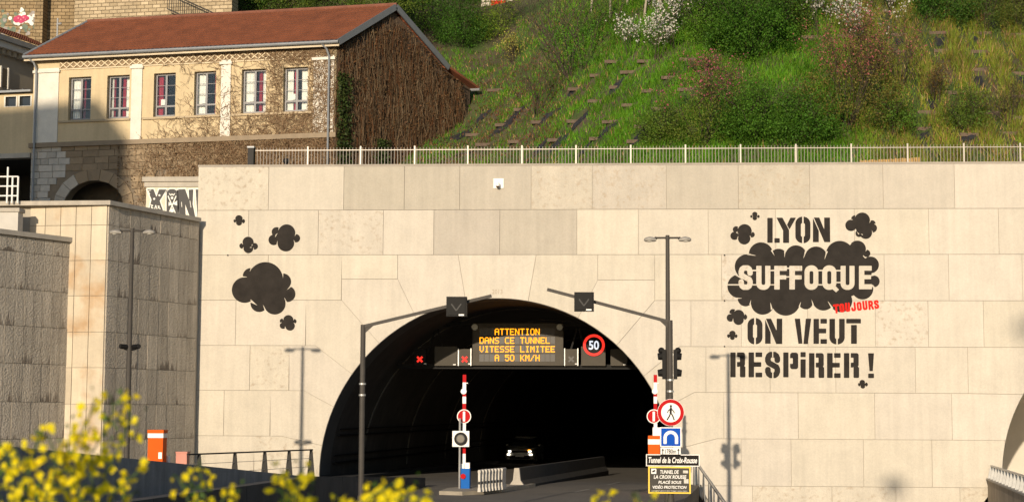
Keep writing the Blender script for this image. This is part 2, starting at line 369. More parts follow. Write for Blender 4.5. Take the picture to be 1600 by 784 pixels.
rowblocks(0, [312,420,537.5,632,718.5,830,925.5,1041,1153.5,1265,1379.5,1491,1602,1715,1830,1940,2050,2160,2270], {2:'grey',3:'grey',4:'grey',5:'mid',6:'mid',7:'grey',8:'mid',9:'mid',10:'mid'})
rowblocks(1, [312,388.5,497.5,599,678,781,901.5,997.5,1106.5,1212,1335,1451,1560,1670,1780,1890,2000,2110,2220], {4:'grey',5:'grey'})
rowblocks(2, [311,419,534]); rowblocks(2, [1023,1127.5,1250,1381.5,1482,1597,1700,1800,1900,2000,2100,2200])
rowblocks(3, [308,368.5,478]); rowblocks(3, [1079.6,1158,1262,1367.5,1450,1536.5,1640,1740,1850,1960,2070,2180])
rowblocks(4, [306,390.5,452]); rowblocks(4, [1103,1203,1305.5,1430,1512,1620,1730,1840,1950,2060,2170])
rowblocks(5, [304,350,422.5]); rowblocks(5, [1131,1247,1366.5,1487,1600,1720,1840,1960,2080,2180])
rowblocks(6, [302,397]); rowblocks(6, [1158,1236,1349,1456,1570,1690,1800,1920,2040,2180])
rowblocks(7, [300,400,510]); rowblocks(7, [1040,1176,1300,1400,1500,1600,1720,1840,1960,2080,2180])
for pts in [
    [(534,399),(621.6,399),(621.6,436),(534,436)], [(534,436),(621.6,436),(655,506),(612,558),(534,469)],
    [(621.6,399),(716,399),(731,490),(655,506),(621.6,436)], [(716,399),(838,399),(822,490),(731,490)],
    [(838,399),(934,399),(934,438),(895,512),(822,490)], [(934,399),(1023,399),(1023,437.5),(934,437.5)],
    [(934,437.5),(1023,437.5),(1023,473),(950,555),(895,512)],
    [(478,469),(534,469),(612,558),(567,597),(493,540),(478,540)], [(1023,473),(1023,470),(1079.6,470),(1079.6,541),(1062,541),(1000,592),(950,555)],
    [(452,540),(493,540),(567,597),(538,644),(475,611),(452,611)], [(1062,541),(1103,541),(1103,613),(1085,613),(1030,642),(1000,592)],
    [(422.5,611),(475,611),(538,644),(510,697),(440,681),(422.5,681)], [(1085,613),(1131,613),(1131,686),(1120,686),(1035,707),(1030,642)],
    [(397,681),(440,681),(510,697),(510,752),(397,752)], [(1120,686),(1158,686),(1158,758),(1038,758),(1035,707)]]:
    block([wpt(*p) for p in pts])

# ---- mural
def wallmap(dy=-.052):
    def f(x, y): p = PY(x, y, 0); k = (dy-CAM.y)/(0-CAM.y); return Vector((CAM.x+(p.x-CAM.x)*k, dy, CAM.z+(p.z-CAM.z)*k))
    return f
WM = wallmap()
def zc(ox, oy, s, lobes): return [(ox+x/s, oy+y/s, r/s) for x, y, r in lobes]
z1 = (290,250,4.61); z5 = (290,390,4.61); za = (1130,325,7.838); zb = (1250,325,7.838); zcn = (1130,400,7.838); zd = (1250,400,7.838); ze = (1130,485,6.27); zf = (1250,485,6.27)
CL = [zc(*z1, [(384,424,27),(358,438,13),(412,440,16),(385,450,22)]), zc(*z1, [(450,592,40),(407,618,20),(497,621,24),(452,634,36),(452,610,25)]),
      zc(*z1, [(728,525,62),(655,518,35),(635,575,38),(795,563,30),(722,598,60),(690,560,40)]),
      zc(*z5, [(575,215,126),(470,190,58),(425,290,92),(530,385,63),(642,388,78),(733,318,58),(700,230,60),(575,290,120)]),
      zc(*z5, [(740,507,37),(696,513,18),(782,515,17),(702,545,24),(752,547,35)]),
      zc(*za, [(387,78,32),(347,103,17),(428,103,19),(387,122,28)]), zc(*za, [(262,285,88),(158,262,40),(138,340,50),(352,325,35),(257,370,76),(215,320,50)]),
      zc(*zb, [(762,150,95),(675,138,50),(625,212,70),(885,190,40),(888,245,55),(725,310,45),(805,300,78),(770,230,90)]),
      zc(*ze, [(150,50,58),(95,18,34),(72,70,38),(205,62,30),(150,88,52)]), zc(*ze, [(90,228,32),(58,247,20),(120,248,20),(90,262,24)]),
      zc(*zf, [(610,705,28),(588,722,20),(645,722,20),(615,738,24)])]
for L in CL:
    fn, bb = cloud_fn(L); paint_shape('painted_cloud', fn, bb, paint, pw, .5, WM)
def Z(z, pts): return [(z[0]+x/z[2], z[1]+y/z[2]) for x, y in pts]
def rb(z, x0, y0, x1, y1, r=.9): return lambda X, Y: sd_rbox(X, Y, z[0]+x0/z[2], z[1]+y0/z[2], z[0]+x1/z[2], z[1]+y1/z[2], r)
def pl(z, *pts): P_ = Z(z, pts); return lambda X, Y: sd_poly(X, Y, P_)-.25
def ln(z, w, *pts): P_ = Z(z, pts); return lambda X, Y: sd_line(X, Y, P_, w/z[2])
def U(*f): return lambda X, Y: np.minimum.reduce([q(X, Y) for q in f])
def S(a, *f): return lambda X, Y: np.maximum.reduce([a(X, Y)]+[-q(X, Y) for q in f])
def ringO(z, x0, y0, x1, y1, th, gap=None, r=None):
    r = r or (x1-x0)*.48/z[2]; o = rb(z, x0, y0, x1, y1, r); i = rb(z, x0+th, y0+th*1.15, x1-th, y1-th*1.15, max(.6, r-th/z[2]))
    return S(o, i, rb(z, (x0+x1)/2-gap, y0-20, (x0+x1)/2+gap, y1+20, .1)) if gap else S(o, i)
def Upath(z, x0, y0, x1, y1, th, gap=None):
    o = S(U(rb(z, x0, y0+(y1-y0)*.3, x1, y1, (x1-x0)*.46/z[2]), rb(z, x0, y0, x1, y0+(y1-y0)*.7, .9)), rb(z, x0+th, y0+(y1-y0)*.3, x1-th, y1-th*.95, (x1-x0-2*th)*.45/z[2]), rb(z, x0+th, y0-30, x1-th, y0+(y1-y0)*.7, .1))
    return S(o, rb(z, (x0+x1)/2-gap, y1-60, (x0+x1)/2+gap, y1+20, .1)) if gap else o
def Epath(z, x0, y0, y1, th, xb, xm, gap):
    h = y1-y0; return U(rb(z, x0, y0, x0+th, y1), rb(z, x0+th+gap, y0, xb, y0+h*.19), rb(z, x0+th-4, y0+h*.39, xm, y0+h*.58), rb(z, x0+th+gap, y1-h*.19, xb, y1))
def Rpath(z, x0, y0, y1, th, xb, gap):
    h = y1-y0; a = x0+th+gap
    return U(rb(z, x0, y0, x0+th, y1), S(U(rb(z, a, y0, xb, y0+h*.56, 3.6), rb(z, a, y0, a+26, y0+h*.2, .9), rb(z, a, y0+h*.38, a+26, y0+h*.58, .9)), rb(z, a-12, y0+h*.185, xb-th*.97, y0+h*.385, .9)),
             S(rb(z, xb-th+2, y0+h*.5, xb+4, y1, 1.8), pl(z, (xb+8,y0+h*.42), (xb+8,y0+h*.6), (xb-10,y0+h*.52))))
def Spath(z, x0, y0, x1, y1, th):
    w_, h = x1-x0, y1-y0; t = th/2; q = lambda a, b: (x0+t+(w_-th)*a, y0+t+(h-th)*b)
    pts = [q(1,.27),q(1,.17),q(.9,.06),q(.72,.0),q(.28,.0),q(.1,.06),q(0,.18),q(0,.3),q(.1,.4),q(.9,.6),q(1,.7),q(1,.82),q(.9,.94),q(.72,1),q(.28,1),q(.1,.94),q(0,.83),q(0,.73)]
    return ln(z, th, *pts)
words = [
 ('LYON', U(rb(za,540,120,606,425), rb(za,627,368,693,425), pl(za,(655,120),(725,120),(805,270),(805,425),(735,425),(735,275)), pl(za,(825,120),(888,120),(812,258),(783,205)),
     ringO(zb,-57,105,128,430,68,9), pl(zb,(160,130),(228,280),(228,415),(160,415)), pl(zb,(172,118),(235,118),(298,270),(298,118),(365,118),(368,415),(300,415))), (1190,333,1305,385)),
 ('ON', U(ringO(ze,238,72,385,330,54,8), pl(ze,(412,92),(463,215),(463,322),(412,322)), pl(ze,(420,80),(468,80),(525,205),(525,80),(577,80),(577,325),(520,325))), (1160,490,1230,545)),
 ('VEUT', U(pl(ze,(702,80),(752,80),(775,322),(738,322)), pl(zf,(58,80),(108,80),(75,325),(35,325)), Epath(zf,132,80,325,54,264,257,14), Upath(zf,288,80,438,330,55,7), rb(zf,453,80,597,125), rb(zf,500,140,557,325)), (1235,490,1352,545)),
 ('RESPIRER', U(Rpath(ze,70,408,652,52,214,13), Epath(ze,248,408,652,54,382,373,14), S(Spath(ze,410,402,558,660,56), rb(ze,480,380,490,455,.1), rb(ze,480,585,492,680,.1)), rb(ze,588,408,640,652),
     S(rb(ze,655,410,735,572,4), rb(ze,640,465,682,520,.8)), rb(ze,757,405,808,455), rb(ze,757,475,808,655), Rpath(zf,88,415,658,54,233,13), Epath(zf,265,415,658,55,398,390,14), Rpath(zf,430,415,658,53,575,14),
     pl(zf,(668,418),(723,418),(712,590),(682,590)), rb(zf,668,615,725,660)), (1136,544,1370,596))]
for nm, fn, bb in words: paint_shape('painted_word', fn, bb, paint, pw, .5, WM)
big = zc(1080,320,2.615,[(285,203,50),(357,217,38),(428,209,44),(510,216,46),(607,204,57),(679,181,35),(717,198,15),(733,245,34),(746,312,24),(700,342,44),(612,392,46),(540,385,46),(468,396,30),(386,392,60),(292,400,48),(222,382,32),(196,332,48),(228,252,50)])
fb, bb = cloud_fn(big, body=Z((1080,320,2.615), [(205,240),(285,210),(607,205),(690,195),(738,250),(735,340),(600,395),(300,405),(185,350)]))
T = 62
suff = U(Spath(zcn,188,112,362,412,66), Upath(zcn,405,118,578,412,64), U(rb(zcn,625,118,692,408), rb(zcn,640,118,780,180), rb(zcn,640,233,772,285)), U(rb(zcn,810,118,878,408), rb(zcn,820,118,967,180), rb(zcn,820,233,960,285)),
    ringO(zd,55,112,225,412,62), U(ringO(zd,272,112,445,412,62), pl(zd,(395,400),(430,362),(475,410),(442,440))), Upath(zd,497,118,668,412,62), U(rb(zd,722,118,788,405), rb(zd,730,118,878,178), rb(zd,730,230,870,282), rb(zd,730,343,882,405)),
    rb(zcn,360,166,410,184,.1), rb(zcn,360,342,410,358,.1), rb(zcn,575,166,630,184,.1), rb(zcn,575,342,630,358,.1), rb(zcn,775,140,815,156,.1), rb(zcn,765,246,815,262,.1), rb(zcn,50,342,192,358,.1),
    rb(zd,222,166,275,184,.1), rb(zd,222,342,275,358,.1), rb(zd,440,168,500,186,.1), rb(zd,440,314,500,330,.1), ln(zd,14,(866,240),(915,228),(955,205)), ln(zd,18,(868,350),(905,378)))
paint_shape('painted_cloud', S(fb, suff), bb, paint, pw, .45, WM)
# red word sprayed across the cloud edge, tilted
def tmap(a, b):
    x = 1302+a*72; y = 489.5-b*14-a*7.5; return wallmap(-.058)(x, y)
def glyphs(X, Y):
    # upright frame of the tilted word: u along, v down
    a = math.atan2(-7.5, 72); u = (X-1302)*math.cos(a)+(Y-475.5)*math.sin(a); v = -(X-1302)*math.sin(a)+(Y-475.5)*math.cos(a)
    F = np.full(X.shape, 1e9); w_, h, t = 7.6, 13.6, 3.2
    O = [(t/2,3),(2.4,t/2),(w_-2.4,t/2),(w_-t/2,3),(w_-t/2,h-3),(w_-2.4,h-t/2),(2.4,h-t/2),(t/2,h-3),(t/2,3)]
    Uu = [(t/2,.8),(t/2,h-3),(2.4,h-t/2),(w_-2.4,h-t/2),(w_-t/2,h-3),(w_-t/2,.8)]
    G = {'T': [[(0.8,t/2),(w_-.6,t/2)],[(w_/2,t/2),(w_/2,h-.8)]], 'O': [O], 'U': [Uu], 'J': [[(w_-t/2,.8),(w_-t/2,h-3),(w_-2.6,h-t/2),(2.4,h-t/2),(t/2,h-3.4),(t/2,h-4.6)]],
         'R': [[(t/2,h-.8),(t/2,t/2),(w_-2.6,t/2),(w_-t/2,3),(w_-t/2,5.2),(w_-2.6,7),(t/2,7)],[(w_-3,7),(w_-.8,h-.8)]],
         'S': [[(w_-t/2,3.6),(w_-2.4,t/2),(2.4,t/2),(t/2,3),(t/2,4.8),(w_-t/2,8.6),(w_-t/2,h-3),(w_-2.4,h-t/2),(2.4,h-t/2),(t/2,h-3.6)]]}
    for i, ch in enumerate('TOUJOURS'):
        for st in G[ch]: F = np.minimum(F, sd_line(u-i*9.05, v, st, t))
    return F
paint_shape('painted_word', glyphs, (1300,464,1376,492), redpaint, pw, .4, wallmap(-.058))
text_on('engraved_date', '2013', lambda a, b: WM(769+a*16, 459-b*7), M('engraving', (.36,.29,.21), var=0), pw)
for x, y in [(1132,398.6),(1132,469.5),(1132,541),(356,398.6)]:
    p = WM(x, y); mb = MB(); mb.tube((p.x,.0,p.z),(p.x,-.09,p.z),.03,.03,8); mb.build('fixing_stud', dgrey, pw)

# ---- tunnel tubes
def tube_arch(name, c, y0, y1, mat, ax, ringstep=None):
    prof = [(c[0]-c[2], -2.4)]+arcpts(c, math.pi, 0, 48)+[(c[0]+c[2], -2.4)]
    ys = [y0, y1] if not ringstep else list(np.arange(y0, y1+.01, ringstep)); vs = []; n = len(prof)
    for y in ys: vs += [(x+ax*y, y, z) for x, z in prof]
    fs = [(j*n+i, j*n+i+1, (j+1)*n+i+1, (j+1)*n+i) for j in range(len(ys)-1) for i in range(n-1)]
    mb = MB(); mb.add(vs, fs); return mb.build(name, mat, smooth=True)
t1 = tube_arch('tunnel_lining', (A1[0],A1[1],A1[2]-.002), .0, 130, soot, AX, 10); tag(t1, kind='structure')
mb = MB(); mb.box(A1[0]-9+AX*130, A1[0]+9+AX*130, 130, 130.4, -2.6, 9); mb.build('tunnel_end', soot, t1)
def archband(name, c, y0, y1, dr, mat, ax, parent):
    mb = MB(); n = 48
    for (a, b) in [(c[2], c[2]-dr)]:
        vs = []
        for y in (y0, y1):
            for r in (a-.004, b):
                vs += [(c[0]+ax*y+r*math.cos(math.pi*i/n), y, c[1]+r*math.sin(math.pi*i/n)) for i in range(n+1)]
        k = n+1; fs = []
        for i in range(n):
            fs += [(k+i, k+i+1, 3*k+i+1, 3*k+i), (i, i+1, k+i+1, k+i), (3*k+i, 3*k+i+1, 2*k+i+1, 2*k+i)]
        mb.add(vs, fs)
    return mb.build(name, mat, parent, smooth=False)
archband('collar_ring', A1, .0, 1.5, .012, collar, AX, t1)
for y in (6.5, 15, 24, 34): archband('lining_rib', (A1[0],A1[1],A1[2]-.01), y, y+.16, .045, M('rib_grey', (.10,.09,.075), var=.2), AX, t1)
for z, r in ((.65,.05),(.95,.04),(1.75,.045),(2.0,.03)):
    xw = A1[0]-math.sqrt(A1[2]**2-(z-A1[1])**2)+.12
    mb = MB(); mb.tube((xw+AX*1.7,1.7,z),(xw+AX*60,60,z),r,r,8); mb.build('cable_pipe', black, t1)
for sx, w_ in ((-1,.9),(1,.7)):
    xa = A1[0]+sx*(A1[2]-.02); xb = A1[0]+sx*(A1[2]-w_); x0, x1 = min(xa,xb), max(xa,xb)
    mb = MB(); mb.hexa([(x0,-.04,-.1),(x1,-.04,-.1),(x1+AX*100,100,-1.3),(x0+AX*100,100,-1.3),(x0,-.04,.16),(x1,-.04,.16),(x1+AX*100,100,.16+RZ(100)),(x0+AX*100,100,.16+RZ(100))]); tag(mb.build('tunnel_kerb', conc_soot_shade), kind='structure')
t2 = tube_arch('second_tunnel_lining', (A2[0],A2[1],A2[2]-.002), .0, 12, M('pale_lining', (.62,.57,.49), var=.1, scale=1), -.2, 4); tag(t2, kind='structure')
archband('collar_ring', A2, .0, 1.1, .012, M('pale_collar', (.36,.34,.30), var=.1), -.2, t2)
mb = MB(); mb.hexa([(A2[0]-7,-.03,-.5),(A2[0]+7,-.03,-.5),(A2[0]+4.6,12,-.5),(A2[0]-9.4,12,-.5),(A2[0]-7,-.03,-.2),(A2[0]+7,-.03,-.2),(A2[0]+4.6,12,-.2),(A2[0]-9.4,12,-.2)]); mb.build('second_tunnel_floor', conc_s, t2)
mb = MB(); mb.box(A2[0]-9, A2[0]+4.5, 12, 12.3, -.5, 7); mb.build('tunnel_end', MATS['pale_lining'], t2)

# ================================================================ PORTAL FURNITURE
# gantry with LED panels just inside the mouth
GY = 5.2
def gx(x, y): p = PY(x, y, GY); return p.x, p.z
def gbox(mb, x0, y0, x1, y1, d0=0., d1=.25):
    a = gx(x0, y1); b = gx(x1, y0); mb.box(a[0], b[0], GY-d0, GY+d1, a[1], b[1]); return mb
gb = gx(620, 578); gt = gx(1000, 572)
gan = empty('sign_gantry', (gx(810,575)[0], GY+.3, gt[1]-.1), 'black gantry beam spanning the tunnel mouth carrying lit panels', 'gantry')
mb = MB(); mb.box(A1[0]-5.15+AX*GY, A1[0]+5.2+AX*GY, GY+.26, GY+.62, gt[1]-.12, gt[1]+.08); mb.build('lower_beam', black, gan)
zt2 = gx(800, 505)[1]; mb = MB(); mb.box(A1[0]-4.4+AX*GY, A1[0]+4.4+AX*GY, GY+.3, GY+.55, zt2-.1, zt2+.08); mb.build('upper_beam', black, gan)
for k in range(9):
    x = A1[0]+AX*GY-4.0+k*1.0; mb = MB(); mb.bar((x,GY+.42,gt[1]+.07),(x+.5*(-1)**k,GY+.42,zt2-.09),.07,.07,(0,1,0)); mb.build('brace', black, gan)
for sx in (-3.2, 3.2):
    x = A1[0]+AX*GY+sx; mb = MB(); mb.bar((x,GY+.42,zt2+.05),(x,GY+.42,A1[1]+math.sqrt(A1[2]**2-sx*sx)+.02),.09,.09,(0,1,0)); mb.build('hanger', black, gan)
# message panel
base = gx(809, 570)
vms = empty('message_panel', (base[0], GY, base[1]), 'wide grey display with four rows of amber text under tunnel arch', 'display')
gbox(MB(), 738, 505, 880, 570.5).build('housing', panelgrey, vms)
FONT = {'A':"01110 10001 10001 11111 10001 10001 10001",'C':"01111 10000 10000 10000 10000 10000 01111",'D':"11110 10001 10001 10001 10001 10001 11110",'E':"11111 10000 10000 11110 10000 10000 11111",
 'H':"10001 10001 10001 11111 10001 10001 10001",'I':"01110 00100 00100 00100 00100 00100 01110",'K':"10001 10010 10100 11000 10100 10010 10001",'L':"10000 10000 10000 10000 10000 10000 11111",
 'M':"10001 11011 10101 10101 10001 10001 10001",'N':"10001 11001 11001 10101 10011 10011 10001",'O':"01110 10001 10001 10001 10001 10001 01110",'S':"01111 10000 10000 01110 00001 00001 11110",
 'T':"11111 00100 00100 00100 00100 00100 00100",'U':"10001 10001 10001 10001 10001 10001 01110",'V':"10001 10001 10001 10001 10001 01010 00100",'5':"11111 10000 11110 00001 00001 10001 01110",'0':"01110 10001 10001 10001 10001 10001 01110",'/':"00001 00010 00010 00100 01000 01000 10000"}
for r, line in enumerate(['   ATTENTION   ', 'DANS CE TUNNEL ', 'VITESSE LIMITEE', '   A 50 KM/H   ']):
    yc = 518+r*13.55
    for i, ch in enumerate(line):
        x0 = 749+i*7.93; gbox(MB(), x0-.1, yc-5.8, x0+7.2, yc+5.8, .012, .0).build('character_module', modgrey, vms)
        if ch == ' ': continue
        led = MB()
        for j, rw in enumerate(FONT[ch].split()):
            for k, bit in enumerate(rw):
                if bit == '1': gbox(led, x0+.35+k*1.34, yc-4.9+j*1.42, x0+.35+k*1.34+1.36, yc-4.9+j*1.42+1.42, .02, -.013)
        led.build('lit_character', ledamber, vms)
for x in (742, 874.5):
    p = PY(x, 511, GY); mb = MB(); mb.disc((p.x,GY-.01,p.z),.13,.10,n=20); mb.tube((p.x,GY,p.z),(p.x,GY+.1,p.z),.05,.05,8); mb.build('beacon', M('beacon_lens', (.22,.23,.22), rough=.3, var=.05), vms)
def lane_signal(x0, x1, y0, y1, lit, label, frame=True, face=panelgrey):
    b = gx((x0+x1)/2, y1); o = empty('lane_signal', (b[0], GY, b[1]), label, 'lane signal', 'lane signals on the gantry')
    gbox(MB(), x0+1.5, y0, x1-1.5, y1, .0, .2).build('panel', face, o)
    cx, cz = gx((x0+x1)/2, (y0+y1)/2+3)
    mb = MB(); r = .155
    for s in (-1, 1): mb.obox((cx,GY-.02-.008*(s>0),cz), Vector((1,0,s))*r*.70, (0,.006,0), Vector((-s,0,1)).normalized()*.042)
    mb.build('cross', ledred if lit else modgrey, o)
    if frame:
        for x in (x0+.7, x1-.7):
            a = gx(x, y1); c = gx(x, y0-1); mb = MB(); mb.box(a[0]-.022,a[0]+.022,GY-.05,GY+.2,a[1],c[1]); mb.build('side_rail', galv, o)
    mb = MB(); a = gx(x1-5, y1-2.2); mb.box(a[0],a[0]+.12,GY-.03,GY-.012,a[1],a[1]+.04); mb.build('small_label', white, o)
lane_signal(645, 667, 545, 571, True, 'small black box with glowing red cross nearest the arch edge', False, black)
lane_signal(715.5, 736.5, 545, 571, True, 'grey box with glowing red cross beside the message display')
lane_signal(881.5, 903.5, 545, 571, False, 'unlit grey lane signal between message display and speed sign')
for x0, x1, lb in ((679, 714, 'plain grey equipment panel between two red cross signals'), (954, 980, 'plain narrow panel between speed sign and arch edge')):
    b = gx((x0+x1)/2, 571); o = empty('blank_panel', (b[0], GY, b[1]), lb, 'panel'); gbox(MB(), x0, 545 if x0 > 900 else 541, x1, 571, 0, .2).build('panel', panelgrey, o)
    gbox(MB(), x1-6, 568.5, x1-2, 570, .012, -.004).build('small_label', white, o)
b = gx(927, 571); sp = empty('speed_limit_display', (b[0], GY, b[1]), 'round red ringed 50 speed limit display on dark backing', 'speed sign')
gbox(MB(), 908, 541, 946, 571, 0, .2).build('backing_panel', panelgrey, sp)
c = PY(928, 539, GY); mb = MB(); mb.disc((c.x,GY-.005,c.z),.46,.04); mb.build('face', black, sp)
mb = MB(); mb.ring((c.x,GY-.04,c.z),.345,.455,.02); mb.build('red_ring', ledred, sp)
text_on('number', '50', rectmap(c.x-.215,c.x+.215,GY-.062,c.z-.19,c.z+.19), ledwhite, sp, bold=.025)

# masts with lane signal boxes
def mast(side, px, ytop, depthY, armpts, boxr, label):
    base = PY(px, 780, depthY); base.z = 0
    m = empty('signal_mast', base, label, 'signal mast', 'masts with signal arms at the tunnel mouth')
    top = PY(px, ytop, depthY); x, y = base.x, depthY
    mb = MB(); mb.tube((x,y,0),(x,y,.9),.085,.08,14); mb.tube((x,y,.9),(x,y,top.z),.066,.058,14); mb.build('pole', pole_m, m, smooth=False)
    mb = MB(); mb.box(x-.22,x+.22,y-.22,y+.22,0,.03); mb.build('base_plate', galv, m)
    e = PY(*armpts, depthY); mb = MB(); mb.bar((x,y,top.z-.04),(e.x,y,e.z),.07,.075,(0,1,0)); mb.build('arm', pole_m, m)
    d = (e-Vector((x,y,top.z))).normalized(); mb = MB(); q = Vector((x,y,top.z-.07)); mb.prism([q+Vector((0,-.02,0)), q+d*.24+Vector((0,-.02,.0)), q+Vector((0,-.02,-.16))], (0,.03,0)); mb.build('gusset', pole_m, m)
    x0,y0,x1,y1 = boxr; a = PY(x0,y1,depthY-.1); b = PY(x1,y0,depthY-.1)
    bx = MB(); bx.box(a.x,b.x,y-.28,y-.06,a.z,b.z); ob = bx.build('signal_box', black, m)
    f = MB(); f.box(a.x+.03,b.x-.03,y-.30,y-.279,a.z+.03,b.z-.03); f.build('lens_panel', black, ob)
    cx, cz = (a.x+b.x)/2, (a.z+b.z)/2; ch = MB()
    for s in (-1,1): ch.obox((cx+s*.055,y-.305-.004*(s>0),cz-.02), Vector((s*.055,0,.075)), (0,.004,0), Vector((-s*.12,0,.09)).normalized()*.014)
    ch.build('arrow_mark', M('dull_lens', (.022,.021,.02), rough=.6), ob)
    lb = MB(); lb.box(b.x-.17,b.x-.05,y-.306,y-.3005,a.z+.01,a.z+.045); lb.build('small_label', white, ob)
    mb = MB(); mb.box(cx-.05,cx+.05,y-.06,y+.06,cz-.1,cz+.1); mb.build('bracket', galv, m)
    for zz in (1.35, 1.6):
        mb = MB(); mb.tube((x,y,top.z-zz),(x,y,top.z-zz+.04),.078,.078,14); mb.build('clamp_band', galv, m)
    return m
mast('left', 564, 507, -28, (768,462), (698.5,464,730,494.5), 'mast with arm rising toward the arch crown, standing behind the dark low wall')
mast('right', 1048, 500, -28, (855,452), (897.5,457,928,486.5), 'mast with signal arm carrying the road signs')

# street lamps
def lamp(px, pytop, Y, label, zb=0.0):
    t = PY(px, pytop, Y); L = empty('street_lamp', (t.x, Y, zb), label, 'street lamp', 'double headed street lamps')
    x = t.x; mb = MB(); mb.tube((x,Y,zb),(x,Y,zb+1.2),.12,.10,14); mb.tube((x,Y,zb+1.2),(x,Y,t.z),.088,.06,14); mb.build('pole', pole_m, L)
    mb = MB(); mb.tube((x-.36,Y,t.z-.05),(x+.36,Y,t.z-.05),.03,.03,8); mb.build('cross_arm', pole_m, L)
    mb = MB(); mb.tube((x,Y,t.z-.1),(x,Y,t.z+.03),.07,.06,12); mb.build('pole_cap', pole_m, L)
    for s in (-1, 1):
        h = MB(); c = Vector((x+s*.53, Y, t.z-.09)); n = 14; prof = [(-.19,.035),(-.14,.065),(0,.085),(.14,.07),(.19,.03)]; vs = []; fs = []
        for u, r in prof:
            for i in range(n): a = 2*math.pi*i/n; vs.append(c+Vector((s*u, r*1.25*math.cos(a), r*.95*math.sin(a)-.02*abs(u)/.19)))
        for j in range(len(prof)-1): fs += [(j*n+i, j*n+(i+1)%n, (j+1)*n+(i+1)%n, (j+1)*n+i) for i in range(n)]
        fs += [tuple(range(n)), tuple(range((len(prof)-1)*n, len(prof)*n))]; h.add(vs, fs); hd = h.build('lamp_head', M('lamp_grey', (.27,.25,.22), rough=.5, var=.1), L, smooth=True)
        g_ = MB(); g_.sphere(c+Vector((s*.02,0,-.045)), .12,.085,.045); g_.build('lens', M('lamp_lens', (.5,.48,.42), rough=.2, var=.0), hd, smooth=True)
        k = MB(); k.tube((x+s*.34,Y,t.z-.05),(x+s*.38,Y,t.z-.08),.05,.05,8); k.build('joint', dgrey, L)
    return L, x, t.z
lampR, lrx, lrz = lamp(1043, 369, -14.2, 'tall double headed street lamp carrying two traffic signals beside the arch')
lampL, llx, llz = lamp(207, 358, -14.3, 'tall double headed street lamp before the rough concrete retaining wall')
# cameras on the left lamp
for dx, lb in ((-.22,'small black camera on street lamp by the retaining wall, left of its pole'),(.24,'small black camera on street lamp by the retaining wall, right of its pole')):
    p = PY(204, 542, -14.3); o = empty('cctv_camera', (p.x+dx, -14.3, p.z-.12), lb, 'camera', 'cameras on the lamp post')
    mb = MB(); mb.tube((p.x+dx*.4,-14.3,p.z),(p.x+dx*1.25,-14.45,p.z+.02),.085,.075,12); mb.build('body', black, o)
    mb = MB(); mb.tube((p.x+dx*1.2,-14.44,p.z+.018),(p.x+dx*1.36,-14.47,p.z+.024),.062,.062,12); mb.build('hood', dgrey, o)
    mb = MB(); mb.bar((p.x,-14.3,p.z-.1),(p.x+dx*.8,-14.38,p.z-.06),.04,.05); mb.build('bracket', black, o)
# side-on traffic signals on the right lamp pole
for s in (-1, 1):
    z0 = PY(1043, 592, -14.2).z; z1_ = PY(1043, 546, -14.2).z; x = lrx+.05+s*.17
    o = empty('traffic_signal', (x, -14.25, z0), 'dark traffic signal head seen edge-on, on the %s side of the lamp pole above signs' % ('arch' if s < 0 else 'slogan'), 'traffic light', 'signals on the lamp pole')
    mb = MB(); mb.box(x-.055,x+.055,-14.38,-14.12,z0,z1_); mb.build('housing', black, o)
    for k in range(2):
        zc_ = z0+(z1_-z0)*(.22+.56*k)
        mb = MB(); mb.tube((x+s*.05,-14.25,zc_),(x+s*.19,-14.25,zc_-.015),.125,.10,14,False); mb.tube((x+s*.05,-14.25,zc_),(x+s*.06,-14.25,zc_),.118,.118,14); mb.build('visor', black, o)
    mb = MB(); mb.sphere((x+s*.08,-14.25,z1_-.03),.10); mb.build('sounder', black, o, smooth=True)
    for zz in (z0+.12, z1_-.15):
        mb = MB(); mb.bar((lrx,-14.22,zz),(x,-14.22,zz),.04,.04); mb.build('bracket', galv, o)

# road signs on the right lamp pole
SY = -28.12; SK = .735   # signs hang on the right-hand signal mast
def sp_(x, y): p = PY(x, y, SY); return p.x, p.z
c = PY(1048, 644, SY)
o = empty('no_pedestrian_sign', (c.x, SY, c.z-.3), 'round white sign with red ring and black walking figure', 'road sign')
mb = MB(); mb.disc((c.x,SY,c.z),.405*SK,.03); mb.build('plate', white, o)
mb = MB(); mb.ring((c.x,SY-.03,c.z),.29*SK,.395*SK,.006); mb.build('red_ring', red, o)
def fig(X, Y):   # unit: px zoom coords of the walking man, 0..60 x 0..100
    return np.minimum.reduce([sd_circ(X,Y,(30,9),8), sd_line(X,Y,[(30,24),(28,50)],15), sd_line(X,Y,[(28,26),(12,38),(6,50)],6), sd_line(X,Y,[(33,26),(46,38),(54,52)],6), sd_line(X,Y,[(27,52),(20,72),(4,95)],8.5), sd_line(X,Y,[(30,52),(42,70),(52,95)],8.5)])
paint_shape('walking_figure', fig, (-4,-4,64,104), black, o, 2.0, lambda x, y: Vector((c.x+(x-29)*.0043*SK, SY-.037, c.z+(.235-y*.0047)*SK)))
def plate(name, x0, y0, x1, y1, mat, label, border=None, bmat=None, extra=None):
    a = sp_(x0, y1); b = sp_(x1, y0); o = empty(name, ((a[0]+b[0])/2, SY, a[1]), label, 'road sign')
    mb = MB(); mb.box(a[0],b[0],SY-.025,SY,a[1],b[1]); mb.build('plate', bmat or mat, o)
    if border: mb = MB(); mb.box(a[0]+border,b[0]-border,SY-.03,SY-.0245,a[1]+border,b[1]-border); mb.build('face', mat, o)
    mb = MB(); mb.box((a[0]+b[0])/2-.03,(a[0]+b[0])/2+.03,SY,SY+.1,(a[1]+b[1])/2-.03,(a[1]+b[1])/2+.03); mb.build('bracket', galv, o)
    return o, a, b
